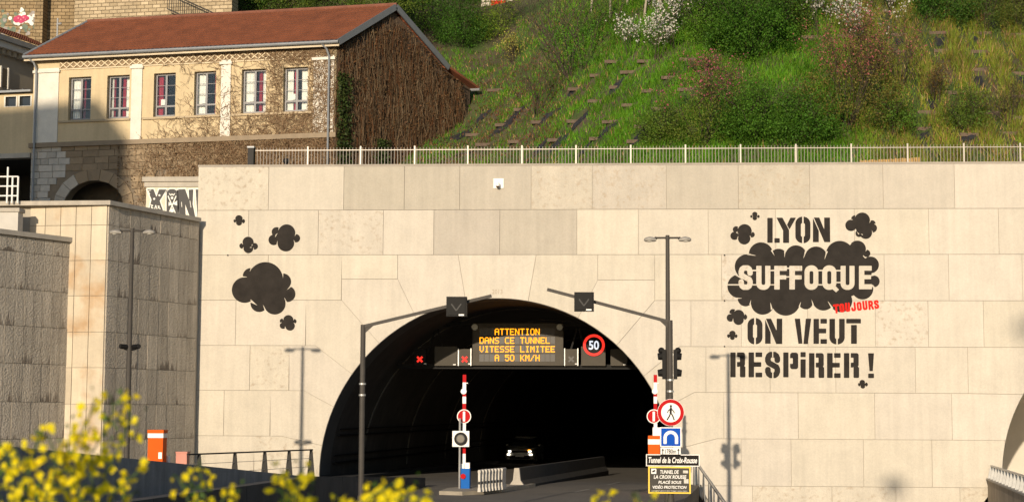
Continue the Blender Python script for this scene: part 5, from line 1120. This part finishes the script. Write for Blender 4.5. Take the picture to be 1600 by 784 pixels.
for x, y, w_, h_, sk in [(320,545,22,30,1.0),(620,580,20,42,1.15),(755,610,22,16,.6),(910,640,20,26,.9),(60,645,28,26,1.2),(165,552,24,14,.8),(490,540,34,14,.8),(235,622,22,14,.9),(780,425,22,14,.8),(505,690,18,10,.5),(80,730,20,12,.8),(580,445,14,12,.4),(30,570,16,16,1),(420,720,24,14,.8),(640,720,20,12,.6)]: fabric(*zl(x, y), w_, h_, sk); p = onhill(*zl(x, y)); FAB.append((p.x, p.y, w_/66+.1, h_/66+.1))
for x, y, w_, h_ in [(965,205,15,20),(1155,205,22,26),(1145,400,13,22),(870,655,24,14),(1100,660,20,10),(1340,385,16,20),(1340,130,14,18),(930,500,14,14),(1210,120,10,20),(770,210,12,16)]: fabric(*zr_(x, y), w_, h_, 0); p = onhill(*zr_(x, y)); FAB.append((p.x, p.y, w_/66+.1, h_/66+.1))

# ---- foliage helpers
def attr_mesh(name, V, F, Cc, n_per):
    """V (N*n,3), one face per n vertices, colour per face"""
    nf = len(V)//n_per; me = bpy.data.meshes.new(name); me.vertices.add(len(V)); me.vertices.foreach_set('co', V.astype(np.float32).ravel())
    me.loops.add(len(V)); me.loops.foreach_set('vertex_index', np.arange(len(V), dtype=np.int32)); me.polygons.add(nf)
    me.polygons.foreach_set('loop_start', np.arange(0, len(V), n_per, dtype=np.int32)); me.polygons.foreach_set('loop_total', np.full(nf, n_per, np.int32))
    a = me.attributes.new('tint', 'FLOAT_COLOR', 'POINT'); c4 = np.concatenate([np.repeat(Cc, n_per, 0), np.ones((len(V), 1))], 1); a.data.foreach_set('color', c4.astype(np.float32).ravel()); me.update(); return me
leafm = M('leaf', attr='tint', rough=.6, var=0, trans=.35, spec=.25)
twigm = M('twig', (.050,.036,.024), rough=.9, var=.25, scale=5)
def leaves(name, P, size, C, parent, aspect=.6, up=.3, flat=None):
    n = len(P); d = RNG.normal(size=(n,3)); d[:,2] += up; d /= np.linalg.norm(d, axis=1)[:,None]; e = np.cross(d, RNG.normal(size=(n,3))); e /= np.linalg.norm(e, axis=1)[:,None]
    s_ = (size*RNG.uniform(.6, 1.4, n))[:,None]; org = np.array(ORG.get(parent.name, Vector((0,0,0)))) if parent else np.zeros(3)
    V = np.stack([P-d*s_*.5, P+e*s_*aspect*.5, P+d*s_*.5, P-e*s_*aspect*.5], 1).reshape(-1, 3)-org
    return addobj(name, attr_mesh(name, V, None, C, 4), leafm, parent)
def tints(n, base, var=.25, hue=.15):
    b = np.array(base)[None]*RNG.uniform(1-var, 1+var, (n,1)); b = b*(1+RNG.uniform(-hue, hue, (n,3))*np.array([1,.4,.6])); return np.clip(b, .002, 1)
def branches(base, h, spread, nst, levels=2, r=.03, lean=0):
    segs = []; tips = []
    def grow(p, d, L, rr, lv):
        k = 3; q = p
        for i in range(k):
            d = (d+Vector((random.gauss(0,.16), random.gauss(0,.16), random.gauss(.05,.1)))).normalized(); e = q+d*(L/k); segs.append((q, e, rr*(1-.25*i/k), rr*(1-.25*(i+1)/k)));
            if lv > 0 and (i > 0):
                for _ in range(2): a = random.uniform(0, 6.28); o_ = Vector((math.cos(a), math.sin(a), .45)).normalized(); grow(e, (d*.55+o_*.7).normalized(), L*random.uniform(.45,.65), rr*.5, lv-1)
            q = e; tips.append(e)
    for i in range(nst):
        a = random.uniform(0, 6.28); s_ = random.uniform(.1, 1)*spread; d = Vector((math.cos(a)*s_+lean, math.sin(a)*s_*.7, 1)).normalized(); grow(Vector(base)+Vector((math.cos(a)*.08, math.sin(a)*.08, -.1)), d, h*random.uniform(.7,1), r*random.uniform(.7,1.2), levels)
    return segs, tips
def shrub(px, py, h, spread, label, name='shrub', nst=5, levels=2, leafn=1500, leafs=.09, colr=(.05,.09,.02), blossom=None, bn=0, r=.03, puff=.28, cat='shrub', group=None, bsize=.07, lean=0, cmin=.12, tw=None, btop=.3):
    b = onhill(px, py); o = empty(name, b, label, cat, group); segs, tips = branches(b, h, spread, nst, levels, r, lean)
    mb = MB()
    for s0, s1, ra, rb2 in segs: mb.tube(s0, s1, max(ra*.6,.006), max(rb2*.6,.004), 5, False)
    mb.build('stems', tw or twigm, o)
    T_ = np.array([t for t in tips if t.z > b.z+h*cmin]); 
    if leafn and len(T_):
        P_ = T_[RNG.integers(0, len(T_), leafn)]+RNG.normal(0, puff*.5, (leafn,3)); Cf = tints(leafn, colr, .35)
        if leafn > 1100:   # fill the body of a leafy bush with clumps of leaves of uneven size
            nc = int(26+leafn/60); rx = max(.5, np.ptp(T_[:,0])*.36); ry = max(.4, np.ptp(T_[:,1])*.36); cl = RNG.normal(size=(nc,3)); cl /= np.linalg.norm(cl, axis=1)[:,None]; cl *= RNG.uniform(.35,1,(nc,1))**.5
            cc = np.array(b)[None]+cl*np.array([rx*1.15,ry*1.15,h*.40])[None]+np.array([0,0,h*.36]); m2 = int(leafn*1.6); ii = RNG.integers(0, nc, m2); csz = RNG.uniform(.12,.42,nc); ct = RNG.uniform(.7,1.35,nc)
            P2 = cc[ii]+RNG.normal(0,1,(m2,3))*csz[ii][:,None]; P_ = np.concatenate([P_, P2]); Cf = np.concatenate([Cf, tints(m2, colr, .3)*ct[ii][:,None]])
            zmin = hill_h(P_[:,0], P_[:,1]); ok = P_[:,2] > zmin-.05; P_ = P_[ok]; Cf = Cf[ok]
        tag(leaves('foliage', P_, leafs, Cf*np.array([1.9,2.5,1.2]), o), kind='stuff')
    if blossom:
        T2 = T_[T_[:,2] > b.z+h*btop] if len(T_) else T_; P_ = T2[RNG.integers(0, len(T2), bn)]+RNG.normal(0, puff*.4, (bn,3)); leaves('blossom', P_, bsize, tints(bn, blossom, .15, .08), o, .9)['kind'] = 'stuff'
    return o
# ---- shrubs and small trees one can tell apart
GR1 = (.045,.085,.014); GR2 = (.030,.055,.012); OL = (.085,.085,.025)
shrub(890, 124, 4.6, .55, 'tall multi-stemmed bare tree with sparse olive buds on the slope', 'bare_tree', 9, 2, 900, .06, OL, cat='tree', r=.055, puff=.3)
shrub(838, 182, 2.6, .8, 'bare brown bush above the black ground fabric', 'bare_bush', 10, 2, 350, .06, (.10,.07,.03), r=.03)
shrub(912, 112, 3.4, .6, 'green leafing bush right beside the tall bare tree', 'leafing_bush', 6, 2, 1400, .08, GR1, puff=.4)
shrub(720, 74, 2.8, .9, 'dense dark evergreen bush just right of the gable top', 'evergreen_bush', 8, 2, 5200, .09, GR2, puff=.5)
shrub(775, 60, 2.2, .8, 'yellowish green bush behind the evergreen bush', 'leafing_bush', 7, 2, 2200, .08, (.09,.10,.02), puff=.4)
shrub(665, 50, 2.6, .8, 'dark green bush peeping over the tiled roof ridge', 'evergreen_bush', 7, 2, 3200, .09, (.04,.06,.014), puff=.5)
shrub(600, 32, 2.5, 1.0, 'olive bush behind the ridge of the tiled roof', 'leafing_bush', 8, 2, 3000, .09, (.06,.065,.018), puff=.5)
shrub(520, 36, 3.0, 1.0, 'dark shrub behind the middle of the tiled roof', 'evergreen_bush', 8, 2, 4200, .10, (.032,.045,.012), puff=.55)
shrub(430, 40, 3.2, 1.0, 'olive brown shrub behind the tiled roof near the stone wall', 'leafing_bush', 8, 2, 3800, .10, (.06,.065,.018), puff=.55)
shrub(385, 42, 3.2, .9, 'dark ivy covered shrub at the end of the old stone wall', 'evergreen_bush', 8, 2, 4200, .10, (.03,.048,.012), puff=.55)
WB = (.72,.68,.60)
for px, py, h, lb, bn in [(982,92,1.5,'small white blossoming shrub left of two others on the grass',170),(1027,96,1.7,'white blossoming shrub with pinkish buds above bare planks',240),(1052,78,2.6,'loose white blossoming shrub beside the dark bush',300),(1085,55,2.2,'white blossoming shrub at the upper edge of the dark bush',300),
        (1282,68,3.0,'largest white blossoming shrub high on the green slope',900),(1357,84,2.2,'white blossoming shrub above the pink flowering bush',360),(1385,34,1.6,'white blossoming shrub near the top of the brown strip',200)]:
    shrub(px, py, h, .55, lb, 'blossoming_shrub', 6, 2, 260, .07, GR1, WB, int(bn*2.2), r=.022, puff=.2, bsize=.09, group='white blossoming shrubs on the slope', btop=.35)
shrub(1175, 90, 3.2, 1.2, 'wide dark green bush high on the slope', 'evergreen_bush', 12, 2, 8500, .10, (.032,.060,.010), puff=.55)
shrub(1120, 72, 2.6, 1.0, 'green bush adjoining the wide dark bush', 'leafing_bush', 8, 2, 4200, .09, (.05,.08,.014), puff=.5)
shrub(1230, 60, 2.6, 1.0, 'brownish green bush next to the largest white blossom', 'leafing_bush', 8, 2, 3600, .09, (.055,.065,.018), puff=.5)
PK = (.42,.10,.15)
shrub(1100, 226, 2.6, 1.0, 'brown green bush with pink blossom tips above the fence', 'pink_shrub', 10, 2, 2600, .085, (.065,.065,.018), PK, 900, puff=.35, btop=.66, bsize=.075)
shrub(1325, 205, 3.5, .62, 'big rounded bush with reddish pink crown in mid slope', 'pink_shrub', 14, 2, 5200, .085, (.085,.058,.024), (.42,.13,.13), 1900, puff=.35, btop=.62, bsize=.075)
shrub(1180, 222, 1.9, 1.6, 'spreading dark green bush behind the fence', 'evergreen_bush', 12, 2, 6500, .085, (.040,.070,.012), puff=.45)
shrub(1250, 224, 1.7, 1.6, 'low deep green bush between fence and big pink bush', 'evergreen_bush', 12, 2, 5600, .085, (.036,.066,.012), puff=.45)
shrub(1030, 224, 1.2, 1.2, 'low olive bush behind the fence beside pink tipped bush', 'leafing_bush', 8, 2, 2200, .08, (.06,.075,.018), puff=.35)
shrub(1474, 40, 2.6, .6, 'narrow dark green bush on the upper right slope', 'evergreen_bush', 8, 2, 3800, .09, (.03,.055,.012), puff=.4)
shrub(1540, 52, 2.4, .5, 'dark shrub in the gap between yellow grass strips', 'evergreen_bush', 7, 2, 2400, .08, (.04,.05,.016), puff=.35)
shrub(1590, 48, 2.2, .5, 'brownish shrub at the far end of the grass strips', 'leafing_bush', 7, 2, 1800, .08, (.06,.055,.02), puff=.35)
shrub(1408, 140, 2.6, .35, 'thin brown leafless shrub in the bare strip', 'bare_bush', 8, 2, 300, .06, (.10,.06,.03), puff=.2)
shrub(1465, 170, 1.4, .8, 'russet leaved low shrub between planks', 'bare_bush', 8, 2, 900, .07, (.09,.045,.022), puff=.3)
shrub(1395, 215, 1.6, .7, 'small green shrub beside the lowest planks', 'leafing_bush', 7, 2, 1500, .08, (.05,.075,.015), puff=.35)
shrub(1510, 205, 1.4, .8, 'dark low shrub above the right part of the fence', 'leafing_bush', 7, 2, 1600, .08, (.05,.062,.016), puff=.35)
shrub(1580, 200, 1.5, .8, 'brown green shrub at the right end of the fence', 'bare_bush', 8, 2, 900, .07, (.08,.055,.024), puff=.35)
shrub(800, 100, 1.4, .7, 'tuft of dry straw coloured twigs on the slope', 'dry_bush', 14, 1, 700, .10, (.22,.15,.07), puff=.3)
shrub(960, 40, 2.6, .7, 'thin olive bush beside the pale tree trunks', 'leafing_bush', 6, 2, 1200, .07, OL, puff=.4)
shrub(1100, 128, 1.0, .8, 'low reddish pink flowering bush above a plank', 'pink_shrub', 8, 2, 500, .07, (.08,.06,.025), PK, 420, puff=.3, btop=.4, bsize=.07)
pale = M('pale_bark', (.34,.29,.22), rough=.9, var=.2, scale=4)
for px, py, tx, lb in [(924,22,925,'slim pale trunk beside the tall bare tree'),(953,32,952,'longest slim pale trunk at the top of the slope'),(980,10,981,'short slim pale trunk between two others'),(1006,32,1017,'leaning pale trunk on the upper grass'),(1031,16,1034,'slim pale trunk nearest the white blossom')]:
    b = onhill(px, py); o = empty('sapling', b, lb, 'tree', 'slim pale trunks at the top of the slope'); t_ = b+Vector(((tx-px)/28, .2, 4.2)); mb = MB(); m_ = (b+t_)/2+Vector((.05,0,0)); mb.tube(b-Vector((0,0,.1)), m_, .06, .05, 7); mb.tube(m_, t_, .05, .03, 7); mb.build('trunk', pale, o)
    segs, tips = branches(t_-Vector((0,0,.6)), 1.6, .6, 4, 1, .02); mb = MB()
    for s0, s1, ra, rb2 in segs: mb.tube(s0, s1, max(ra,.006), max(rb2,.005), 5, False)
    mb.build('limbs', pale, o); T_ = np.array(tips); n = 260; leaves('crown', T_[RNG.integers(0,len(T_),n)]+RNG.normal(0,.15,(n,3)), .07, tints(n, OL, .3), o)

# ---- grass over the slope
N = 480000
X = RNG.uniform(-14.5, 24, N); Y = RNG.uniform(4.0, 31, N); Zh = hill_h(X, Y)
right = sstep(9.5, 12.5, X); left = sstep(1.0, -5.5, X)
u = (Y*1.25*.82-X*.62); rows_ = .5+.5*np.sin(u*2*np.pi/2.3+.8*np.sin(X*.9)+.6*np.sin(Y*.7)); vert = .5+.5*np.sin(X*2*np.pi/1.75+.5*np.sin(Y*.8))
pn = .5+.25*np.sin(X*1.9+1.3*np.sin(Y*1.1))+.25*np.sin(Y*2.3+1.7*np.sin(X*.8)+1)
dens = (1-left)*(1-right)*(.25+.75*rows_)+left*(.16+.55*rows_*pn)+right*(.12+.88*vert)
keep = RNG.uniform(0, 1, N) < dens
for fx, fy, fw2, fh in FAB: keep &= ~((np.abs(X-fx) < fw2) & (np.abs(Y-fy) < fh) & (RNG.uniform(0,1,N) < .92))
keep &= ~((X < -6) & ((X-HA.x)*0+Y > 30))
X, Y, Zh, right, left, rows_, vert, pn = [q[keep] for q in (X, Y, Zh, right, left, rows_, vert, pn)]; n = len(X)
ht = (.16+.22*RNG.uniform(0,1,n))*(1+.5*right*vert-.35*left); wd_ = .018+.014*RNG.uniform(0,1,n)
ang_ = RNG.uniform(0, 2*np.pi, n); ln_ = RNG.normal(0, .35, (n,2)); B = np.stack([X, Y, Zh-.02], 1); W = np.stack([np.cos(ang_), np.sin(ang_), np.zeros(n)], 1)*wd_[:,None]
Tp = B+np.stack([ln_[:,0]*ht, ln_[:,1]*ht-.3*ht, ht], 1)
V = np.stack([B-W, B+W, Tp], 1).reshape(-1, 3)
g1 = np.array([.085,.215,.012]); g2 = np.array([.17,.225,.026]); dry = np.array([.34,.24,.11]); brn = np.array([.15,.095,.045])
mix = RNG.uniform(0,1,n); Cc = g1[None]*(1-right[:,None])+g2[None]*right[:,None]
dryf = (.035+.22*right+.36*left*(1-pn*.6)); isd = RNG.uniform(0,1,n) < dryf; Cc[isd] = np.where(RNG.uniform(0,1,(isd.sum(),1)) < .55, dry[None], brn[None])
Cc *= RNG.uniform(.8, 1.6, (n,1))*(.75+.5*pn)[:,None]; Cc[:,0] *= RNG.uniform(.8,1.35,n)
gr = addobj('slope_grass', attr_mesh('slope_grass', V, None, Cc, 3), leafm); tag(gr, 'bright green and straw coloured grass covering the steep slope', 'grass', kind='stuff')
# fallen leaves near the gable foot
n = 9000; X = RNG.uniform(-14.5, -3, n); Y = RNG.uniform(10, 26, n); Zh = hill_h(X, Y); P_ = np.stack([X, Y, Zh+.05], 1); lv = leaves('leaf_litter', P_, .10, tints(n, (.16,.075,.03), .4), None, .7, 1.5); tag(lv, 'brown fallen leaves lying on the slope beside the gable', 'leaves', kind='stuff')
# low wooden edging strip behind the fence
a = PD(1345, 250, 68.6); ed = empty('log_edging', (a.x+1.5, a.y, 11.12), 'row of short yellow brown logs edging the bed behind the fence', 'edging')
for k in range(26):
    x = PD(1345+k*3.6, 250, 68.6).x; zt_ = PD(1345+k*3.6, 251-k*.15, 68.6).z; mb = MB(); mb.tube((x,a.y,11.1),(x,a.y,zt_+random.uniform(-.02,.02)),.046,.044,8); mb.build('log', M('yellow_log', (.42,.27,.10), rough=.9, var=.25, scale=6), ed)
# pale wall with paint high behind the roof
hw = empty('painted_garden_wall', PD(795, 14, 103), 'pale graffiti covered wall glimpsed at the top of the slope', 'wall'); a = PD(752, 14, 103); b = PD(838, 14, 103); mb = MB(); mb.box(a.x,b.x,a.y,a.y+.4,a.z-.9,a.z+1.6); mb.build('masonry', M('pale_wall', (.55,.48,.38), var=.15, scale=2), hw)
mb = MB(); c_ = PD(780, 6, 102.98); mb.box(c_.x-.5,c_.x+.4,a.y-.02,a.y+.1,a.z-.2,a.z+.5); mb.build('red_patch', redpaint, hw)
hw2 = empty('upper_garden_wall', PD(640, 10, 106), 'sunlit ochre wall fragment above the gable apex', 'wall'); a = PD(600, 14, 106); b = PD(665, 14, 106); mb = MB(); mb.box(a.x,b.x,a.y,a.y+.4,a.z-1.2,a.z+2.6); mb.build('masonry', MA, hw2)

# ---------------------------------------------------------------- creepers on the house
def ribbon_mesh(polys, widths, cols, nrm):
    Vs = []; Cs = []
    for pts, w_, c_ in zip(polys, widths, cols):
        for a, b in zip(pts, pts[1:]):
            d = (b-a); s_ = d.cross(nrm).normalized()*w_/2; Vs += [a-s_, a+s_, b+s_, b-s_]; Cs.append(c_)
    return np.array([tuple(v) for v in Vs]), np.array(Cs)
gd = hg.normalized(); gN = Vector((gd.y,-gd.x,0)); 
if gN.dot(CAM-HA) < 0: gN = -gN
polys = []; wds = []; cols_ = []; GLn = hg.length+1.6
browns = [(.13,.08,.045),(.20,.13,.075),(.09,.055,.03),(.24,.17,.10),(.16,.07,.03)]
def roofz(s_): return (ZE+.0)+ (ZR-ZE-.2)*(1-abs(s_/(hg.length*.5)-1)) if s_ < hg.length else ZE-.1-.3*(s_-hg.length)
for k in range(5200):
    s_ = random.uniform(-.05, GLn); zt_ = roofz(max(0, s_))-.12; z = random.uniform(13.2, zt_); L_ = random.uniform(.4, 1.6); p = HA+gd*s_+gN*random.uniform(.02,.22); p.z = z; pts = [p.copy()]
    for i in range(4): p = p+gd*random.gauss(0,.06)+gN*random.gauss(0,.02)+Vector((0,0,-L_/4)); pts.append(p.copy())
    if pts[-1].z < 12.5: continue
    polys.append(pts); wds.append(random.uniform(.012,.035)); b_ = random.choice(browns); v = random.uniform(.6,1.3); cols_.append((b_[0]*v,b_[1]*v,b_[2]*v))
V, Cc = ribbon_mesh(polys, wds, cols_, gN); cr = empty('gable_creeper', (HA.x,HA.y,12), 'thick dry brown creeper hanging over the whole gable end', 'creeper')
addobj('stems', attr_mesh('stems', V-np.array(ORG[cr.name]), None, Cc, 4), M('creeper_stem', attr='tint', rough=.9, var=0, spec=.1), cr)
n = 5000; S_ = RNG.uniform(0, GLn, n); Zz = RNG.uniform(12.8, 22.5, n); P_ = np.array([tuple(HA+gd*s_+gN*random.uniform(.05,.25)) for s_ in S_]); P_[:,2] = np.minimum(Zz, [roofz(s_)-.2 for s_ in S_]); leaves('dry_leaves', P_, .10, tints(n, (.13,.07,.03), .5), cr, .7)
# green ivy strands up the corner and in the gable
n = 3600; t_ = RNG.uniform(0,1,n); s_ = np.where(RNG.uniform(0,1,n) < .65, RNG.normal(.25,.28,n), RNG.normal(2.9,.25,n)); zz_ = np.where(s_ < 1.5, 12.6+t_*6.8, 13.4+t_*3.0); P_ = np.array([tuple(HA+gd*max(-.1,a)+gN*random.uniform(.2,.45)) for a in s_]); P_[:,2] = zz_; leaves('ivy_leaves', P_, .11, tints(n, (.045,.07,.015), .5), cr, .8)
# facade creeper: fine twigs, denser toward the gable corner and low down
polys = []; wds = []; cols_ = []
def dens_f(s_, z):
    f = (s_/HL); low = 1 if z < ZST else (.75 if z < ZSILL-.1 else .28)
    if f > .80: return .95
    return max(0, (f-.40)/.45)*low if z >= ZST else max(0, (f-.30)/.4)
tries = 0
while len(polys) < 6500 and tries < 90000:
    tries += 1; s_ = random.uniform(.3*HL, HL); z = random.uniform(12.8, ZE-.1)
    if random.random() > dens_f(s_, z): continue
    if any(a+.02 < s_ < b-.02 and ZSILL < z < ZWT for a, b in WS): continue
    a = random.choice([random.gauss(.2,.5), random.gauss(1.57,.4), random.gauss(2.6,.4)]); pts = [H(s_, .05+random.uniform(0,.1), z)]; ok = True
    for i in range(5):
        a += random.gauss(0,.4); s_ += math.cos(a)*.13; z += math.sin(a)*.13
        if any(q+.05 < s_ < b-.05 and ZSILL < z < ZWT for q, b in WS) or z > ZE-.05 or s_ > HL: break
        pts.append(H(s_, .05+random.uniform(0,.08), z))
    if len(pts) < 2: continue
    polys.append(pts); wds.append(random.uniform(.008,.02)); b_ = random.choice(browns[:4]); v = random.uniform(.8,1.4); cols_.append((b_[0]*v,b_[1]*v,b_[2]*v))
V, Cc = ribbon_mesh(polys, wds, cols_, hn); cf = empty('facade_creeper', H(HL*.8,.1,12.8), 'bare brown creeper twigs spreading over the cream facade', 'creeper')
addobj('stems', attr_mesh('stems', V-np.array(ORG[cf.name]), None, Cc, 4), MATS['creeper_stem'], cf)
n = 5200; S_ = HL*(1-np.abs(RNG.normal(0,.28,n))); S_ = np.clip(S_, .3*HL, HL); Zz = RNG.uniform(12.8, ZST-.1, n); P_ = np.array([tuple(H(a, random.uniform(.04,.14), b)) for a, b in zip(S_, Zz)]); leaves('dry_leaves', P_, .10, tints(n, (.15,.085,.04), .4), cf, .6)

# ---------------------------------------------------------------- person behind the fence
p = PY(447, 248.0, 1.3); pb = Vector((p.x, 1.3, 11.1)); per = empty('person', pb, 'person in dark clothing standing behind the wall, only the head showing', 'person')
def skin_body(name, joints, edges, mat, parent, sub=2):
    me = bpy.data.meshes.new(name); me.from_pydata([Vector(j[:3]) for j in joints], edges, []); o = addobj(name, me, mat, parent); m_ = o.modifiers.new('skin', 'SKIN'); sv = me.skin_vertices[0].data
    for i, j in enumerate(joints): sv[i].radius = (j[3], j[4] if len(j) > 4 else j[3])
    sv[0].use_root = True; m_.use_smooth_shade = True; s_ = o.modifiers.new('sub', 'SUBSURF'); s_.levels = s_.render_levels = sub; return o
hh = p.z-11.1; k = hh/1.72
J = [(0,0,.95,.15,.11),(0,0,1.15,.15,.10),(0,0,1.36,.17,.10),(0,0,1.47,.06,.06),(0,-.01,1.56,.075,.09),(0,0,1.66,.07,.085),(-.1,0,.9,.09,.09),(-.11,0,.5,.065,.065),(-.12,.02,.09,.045,.045),(-.12,-.12,.03,.04,.03),(.1,0,.9,.09,.09),(.11,0,.5,.065,.065),(.12,.02,.09,.045,.045),(.12,-.12,.03,.04,.03),(-.2,0,1.38,.055,.055),(-.25,.02,1.1,.042,.042),(-.24,-.08,.86,.032,.032),(.2,0,1.38,.055,.055),(.25,.02,1.1,.042,.042),(.24,-.08,.86,.032,.032)]
J = [(a*k,b*k,c*k,*[q*k for q in r]) for a, b, c, *r in J]
skin_body('body', J, [(0,1),(1,2),(2,3),(3,4),(4,5),(0,6),(6,7),(7,8),(8,9),(0,10),(10,11),(11,12),(12,13),(2,14),(14,15),(15,16),(2,17),(17,18),(18,19)], M('dark_clothes', (.02,.02,.024), rough=.8), per)
mb = MB(); mb.sphere(pb+Vector((0,.01,1.62*k)), .125, .125, .125); mb.build('hair', M('dark_hair', (.012,.01,.009), rough=.6), per, smooth=True)

# ---------------------------------------------------------------- yellow broom in the foreground
flm = M('petal', attr='tint', rough=.6, var=0, trans=.45, spec=.2)
def broom(label, stems, dep, nfl, base_px, lf):
    b = PD(base_px, 784, dep); b.z = 1.2; o = empty('flowering_broom', b, label, 'shrub', 'yellow flowering broom in front of the road'); mb = MB(); FP = []; LP = []
    for pts in stems:
        dj = dep+random.uniform(-.35,.35); w_ = [PD(x, y, dj) for x, y in pts]; root = Vector((b.x+(w_[0].x-b.x)*.3, b.y+random.uniform(-.1,.1), 1.15)); w_ = [root]+w_
        for i, (q0, q1) in enumerate(zip(w_, w_[1:])): mb.tube(q0, q1, .006 if i == 0 else .004, .004 if i == 0 else .003, 5, False)
        for q0, q1 in zip(w_[1:], w_[2:]):
            L_ = (q1-q0).length; kk = max(2, int(L_/.0115*nfl))
            for i in range(kk): FP.append(q0+(q1-q0)*random.random()+Vector((random.gauss(0,.026), random.gauss(0,.03), random.gauss(0,.02))))
            for i in range(int(kk*lf)): LP.append(q0+(q1-q0)*random.random()+Vector((random.gauss(0,.03), random.gauss(0,.03), random.gauss(0,.025))))
    mb.build('stems', M('broom_stem', (.05,.085,.02), rough=.8), o)
    # each flower: three petals
    FP = np.array([tuple(f) for f in FP]); P3 = np.repeat(FP, 3, 0)+RNG.normal(0,.0045,(len(FP)*3,3)); f_ = leaves('flowers', P3, .027, tints(len(P3), (.95,.80,.02), .08, .04), o, .95); f_['kind'] = 'stuff'; f_.data.materials.clear(); f_.data.materials.append(flm)
    LP = np.array([tuple(f) for f in LP]); leaves('leaves', LP, .026, tints(len(LP), (.07,.13,.02), .3), o, .45)['kind'] = 'stuff'
broom('largest yellow flowering broom before the dark ramp parapet', [[(70,800),(95,740),(120,690),(140,650),(150,620)],[(110,800),(130,730),(160,680),(178,640),(172,615)],[(150,800),(165,740),(190,690),(205,650),(190,618)],[(40,800),(45,740),(55,700),(65,672)],[(60,800),(80,760),(90,715),(75,680)],[(10,800),(20,750),(15,715),(-5,690)],[(20,800),(25,770),(40,735),(22,700)],[(130,800),(120,760),(100,720),(110,680),(125,660)],[(170,800),(175,770),(205,745),(225,730)],[(150,800),(150,770),(140,740),(160,715)],[(-30,800),(-20,740),(0,690)],[(90,800),(60,780),(45,765)],[(200,800),(195,780),(215,765)],[(100,790),(130,700),(140,665)]], 6.0, .75, 90, 1.0)
broom('small yellow broom spray in front of finned railing', [[(320,800),(315,760),(312,718)],[(300,800),(290,770),(278,745)],[(340,800),(350,775),(375,765)],[(300,800),(310,780),(300,755)]], 6.0, .75, 320, 1.5)
broom('narrow upright yellow broom spray near the low barrier', [[(455,800),(450,765),(440,732)],[(460,800),(462,770),(470,745),(475,728)],[(465,800),(478,780),(485,770)],[(450,800),(445,780),(440,760)]], 6.0, 1.0, 458, .8)
broom('wide low yellow broom below the left signal mast', [[(560,800),(580,775),(610,758),(620,753)],[(600,800),(625,775),(640,760)],[(630,800),(655,780),(672,768)],[(530,800),(540,785),(520,772)],[(590,800),(600,780),(640,775)],[(640,800),(660,785),(675,778)],[(560,800),(570,790),(590,780)]], 6.0, 1.0, 600, .5)
broom('few yellow broom tips on the road side near the signs', [[(935,806),(934,788),(930,775)],[(1000,806),(1000,785),(995,768)],[(1010,806),(1012,790),(1020,778)],[(950,806),(950,792),(945,785)]], 6.0, .5, 970, 1.6)

# ---------------------------------------------------------------- unseen tower and masts, added behind the camera to cast shadows
p = PP(150, 185, HB, hn); t_ = 82.0; c_ = p-SUN*t_
tw = empty('shadow_tower', (c_.x-8, c_.y-5, -3.2), 'plain tall block added behind the viewpoint to shade the house', 'building')
zt_ = PP(60, 168, HB, hn).z+.222*t_
mb = MB(); mb.box(c_.x-16,c_.x,c_.y-10,c_.y,-3.2,zt_); mb.build('wall', MATS['beige_render'], tw)
for fl in range(9):
    for k in range(5): mb = MB(); x = c_.x-15+k*3; mb.box(x,x+1.2,c_.y-.05,c_.y+.03,1+fl*3,2.6+fl*3); mb.build('window', glass, tw)
mb = MB(); mb.box(c_.x-16.3,c_.x+.0,c_.y-10.3,c_.y-.1,zt_+.002,zt_+.3); mb.build('roof_slab', conc_s, tw)
for px, py, lb, t_, rx in [(1397,758,'tall unseen mast with round head added to cast a blob shadow, the nearer one',88,.42),(1602,512,'tall unseen mast with round head added to cast a blob shadow, the farther one',104,.40)]:  # masts added only for the soft blobs they cast on the wall
    q = PY(px, py, 0)-SUN*t_; o = empty('shadow_mast', (q.x, q.y, -3.2), lb, 'shadow mast', 'shadow masts added behind the viewpoint'); mb = MB(); mb.tube((q.x,q.y,-3.2),(q.x,q.y,q.z),.09,.05,10); mb.build('pole', pole_m, o); mb = MB(); mb.sphere(q, rx, rx, .30); mb.build('shadow_head', galv, o, smooth=True)
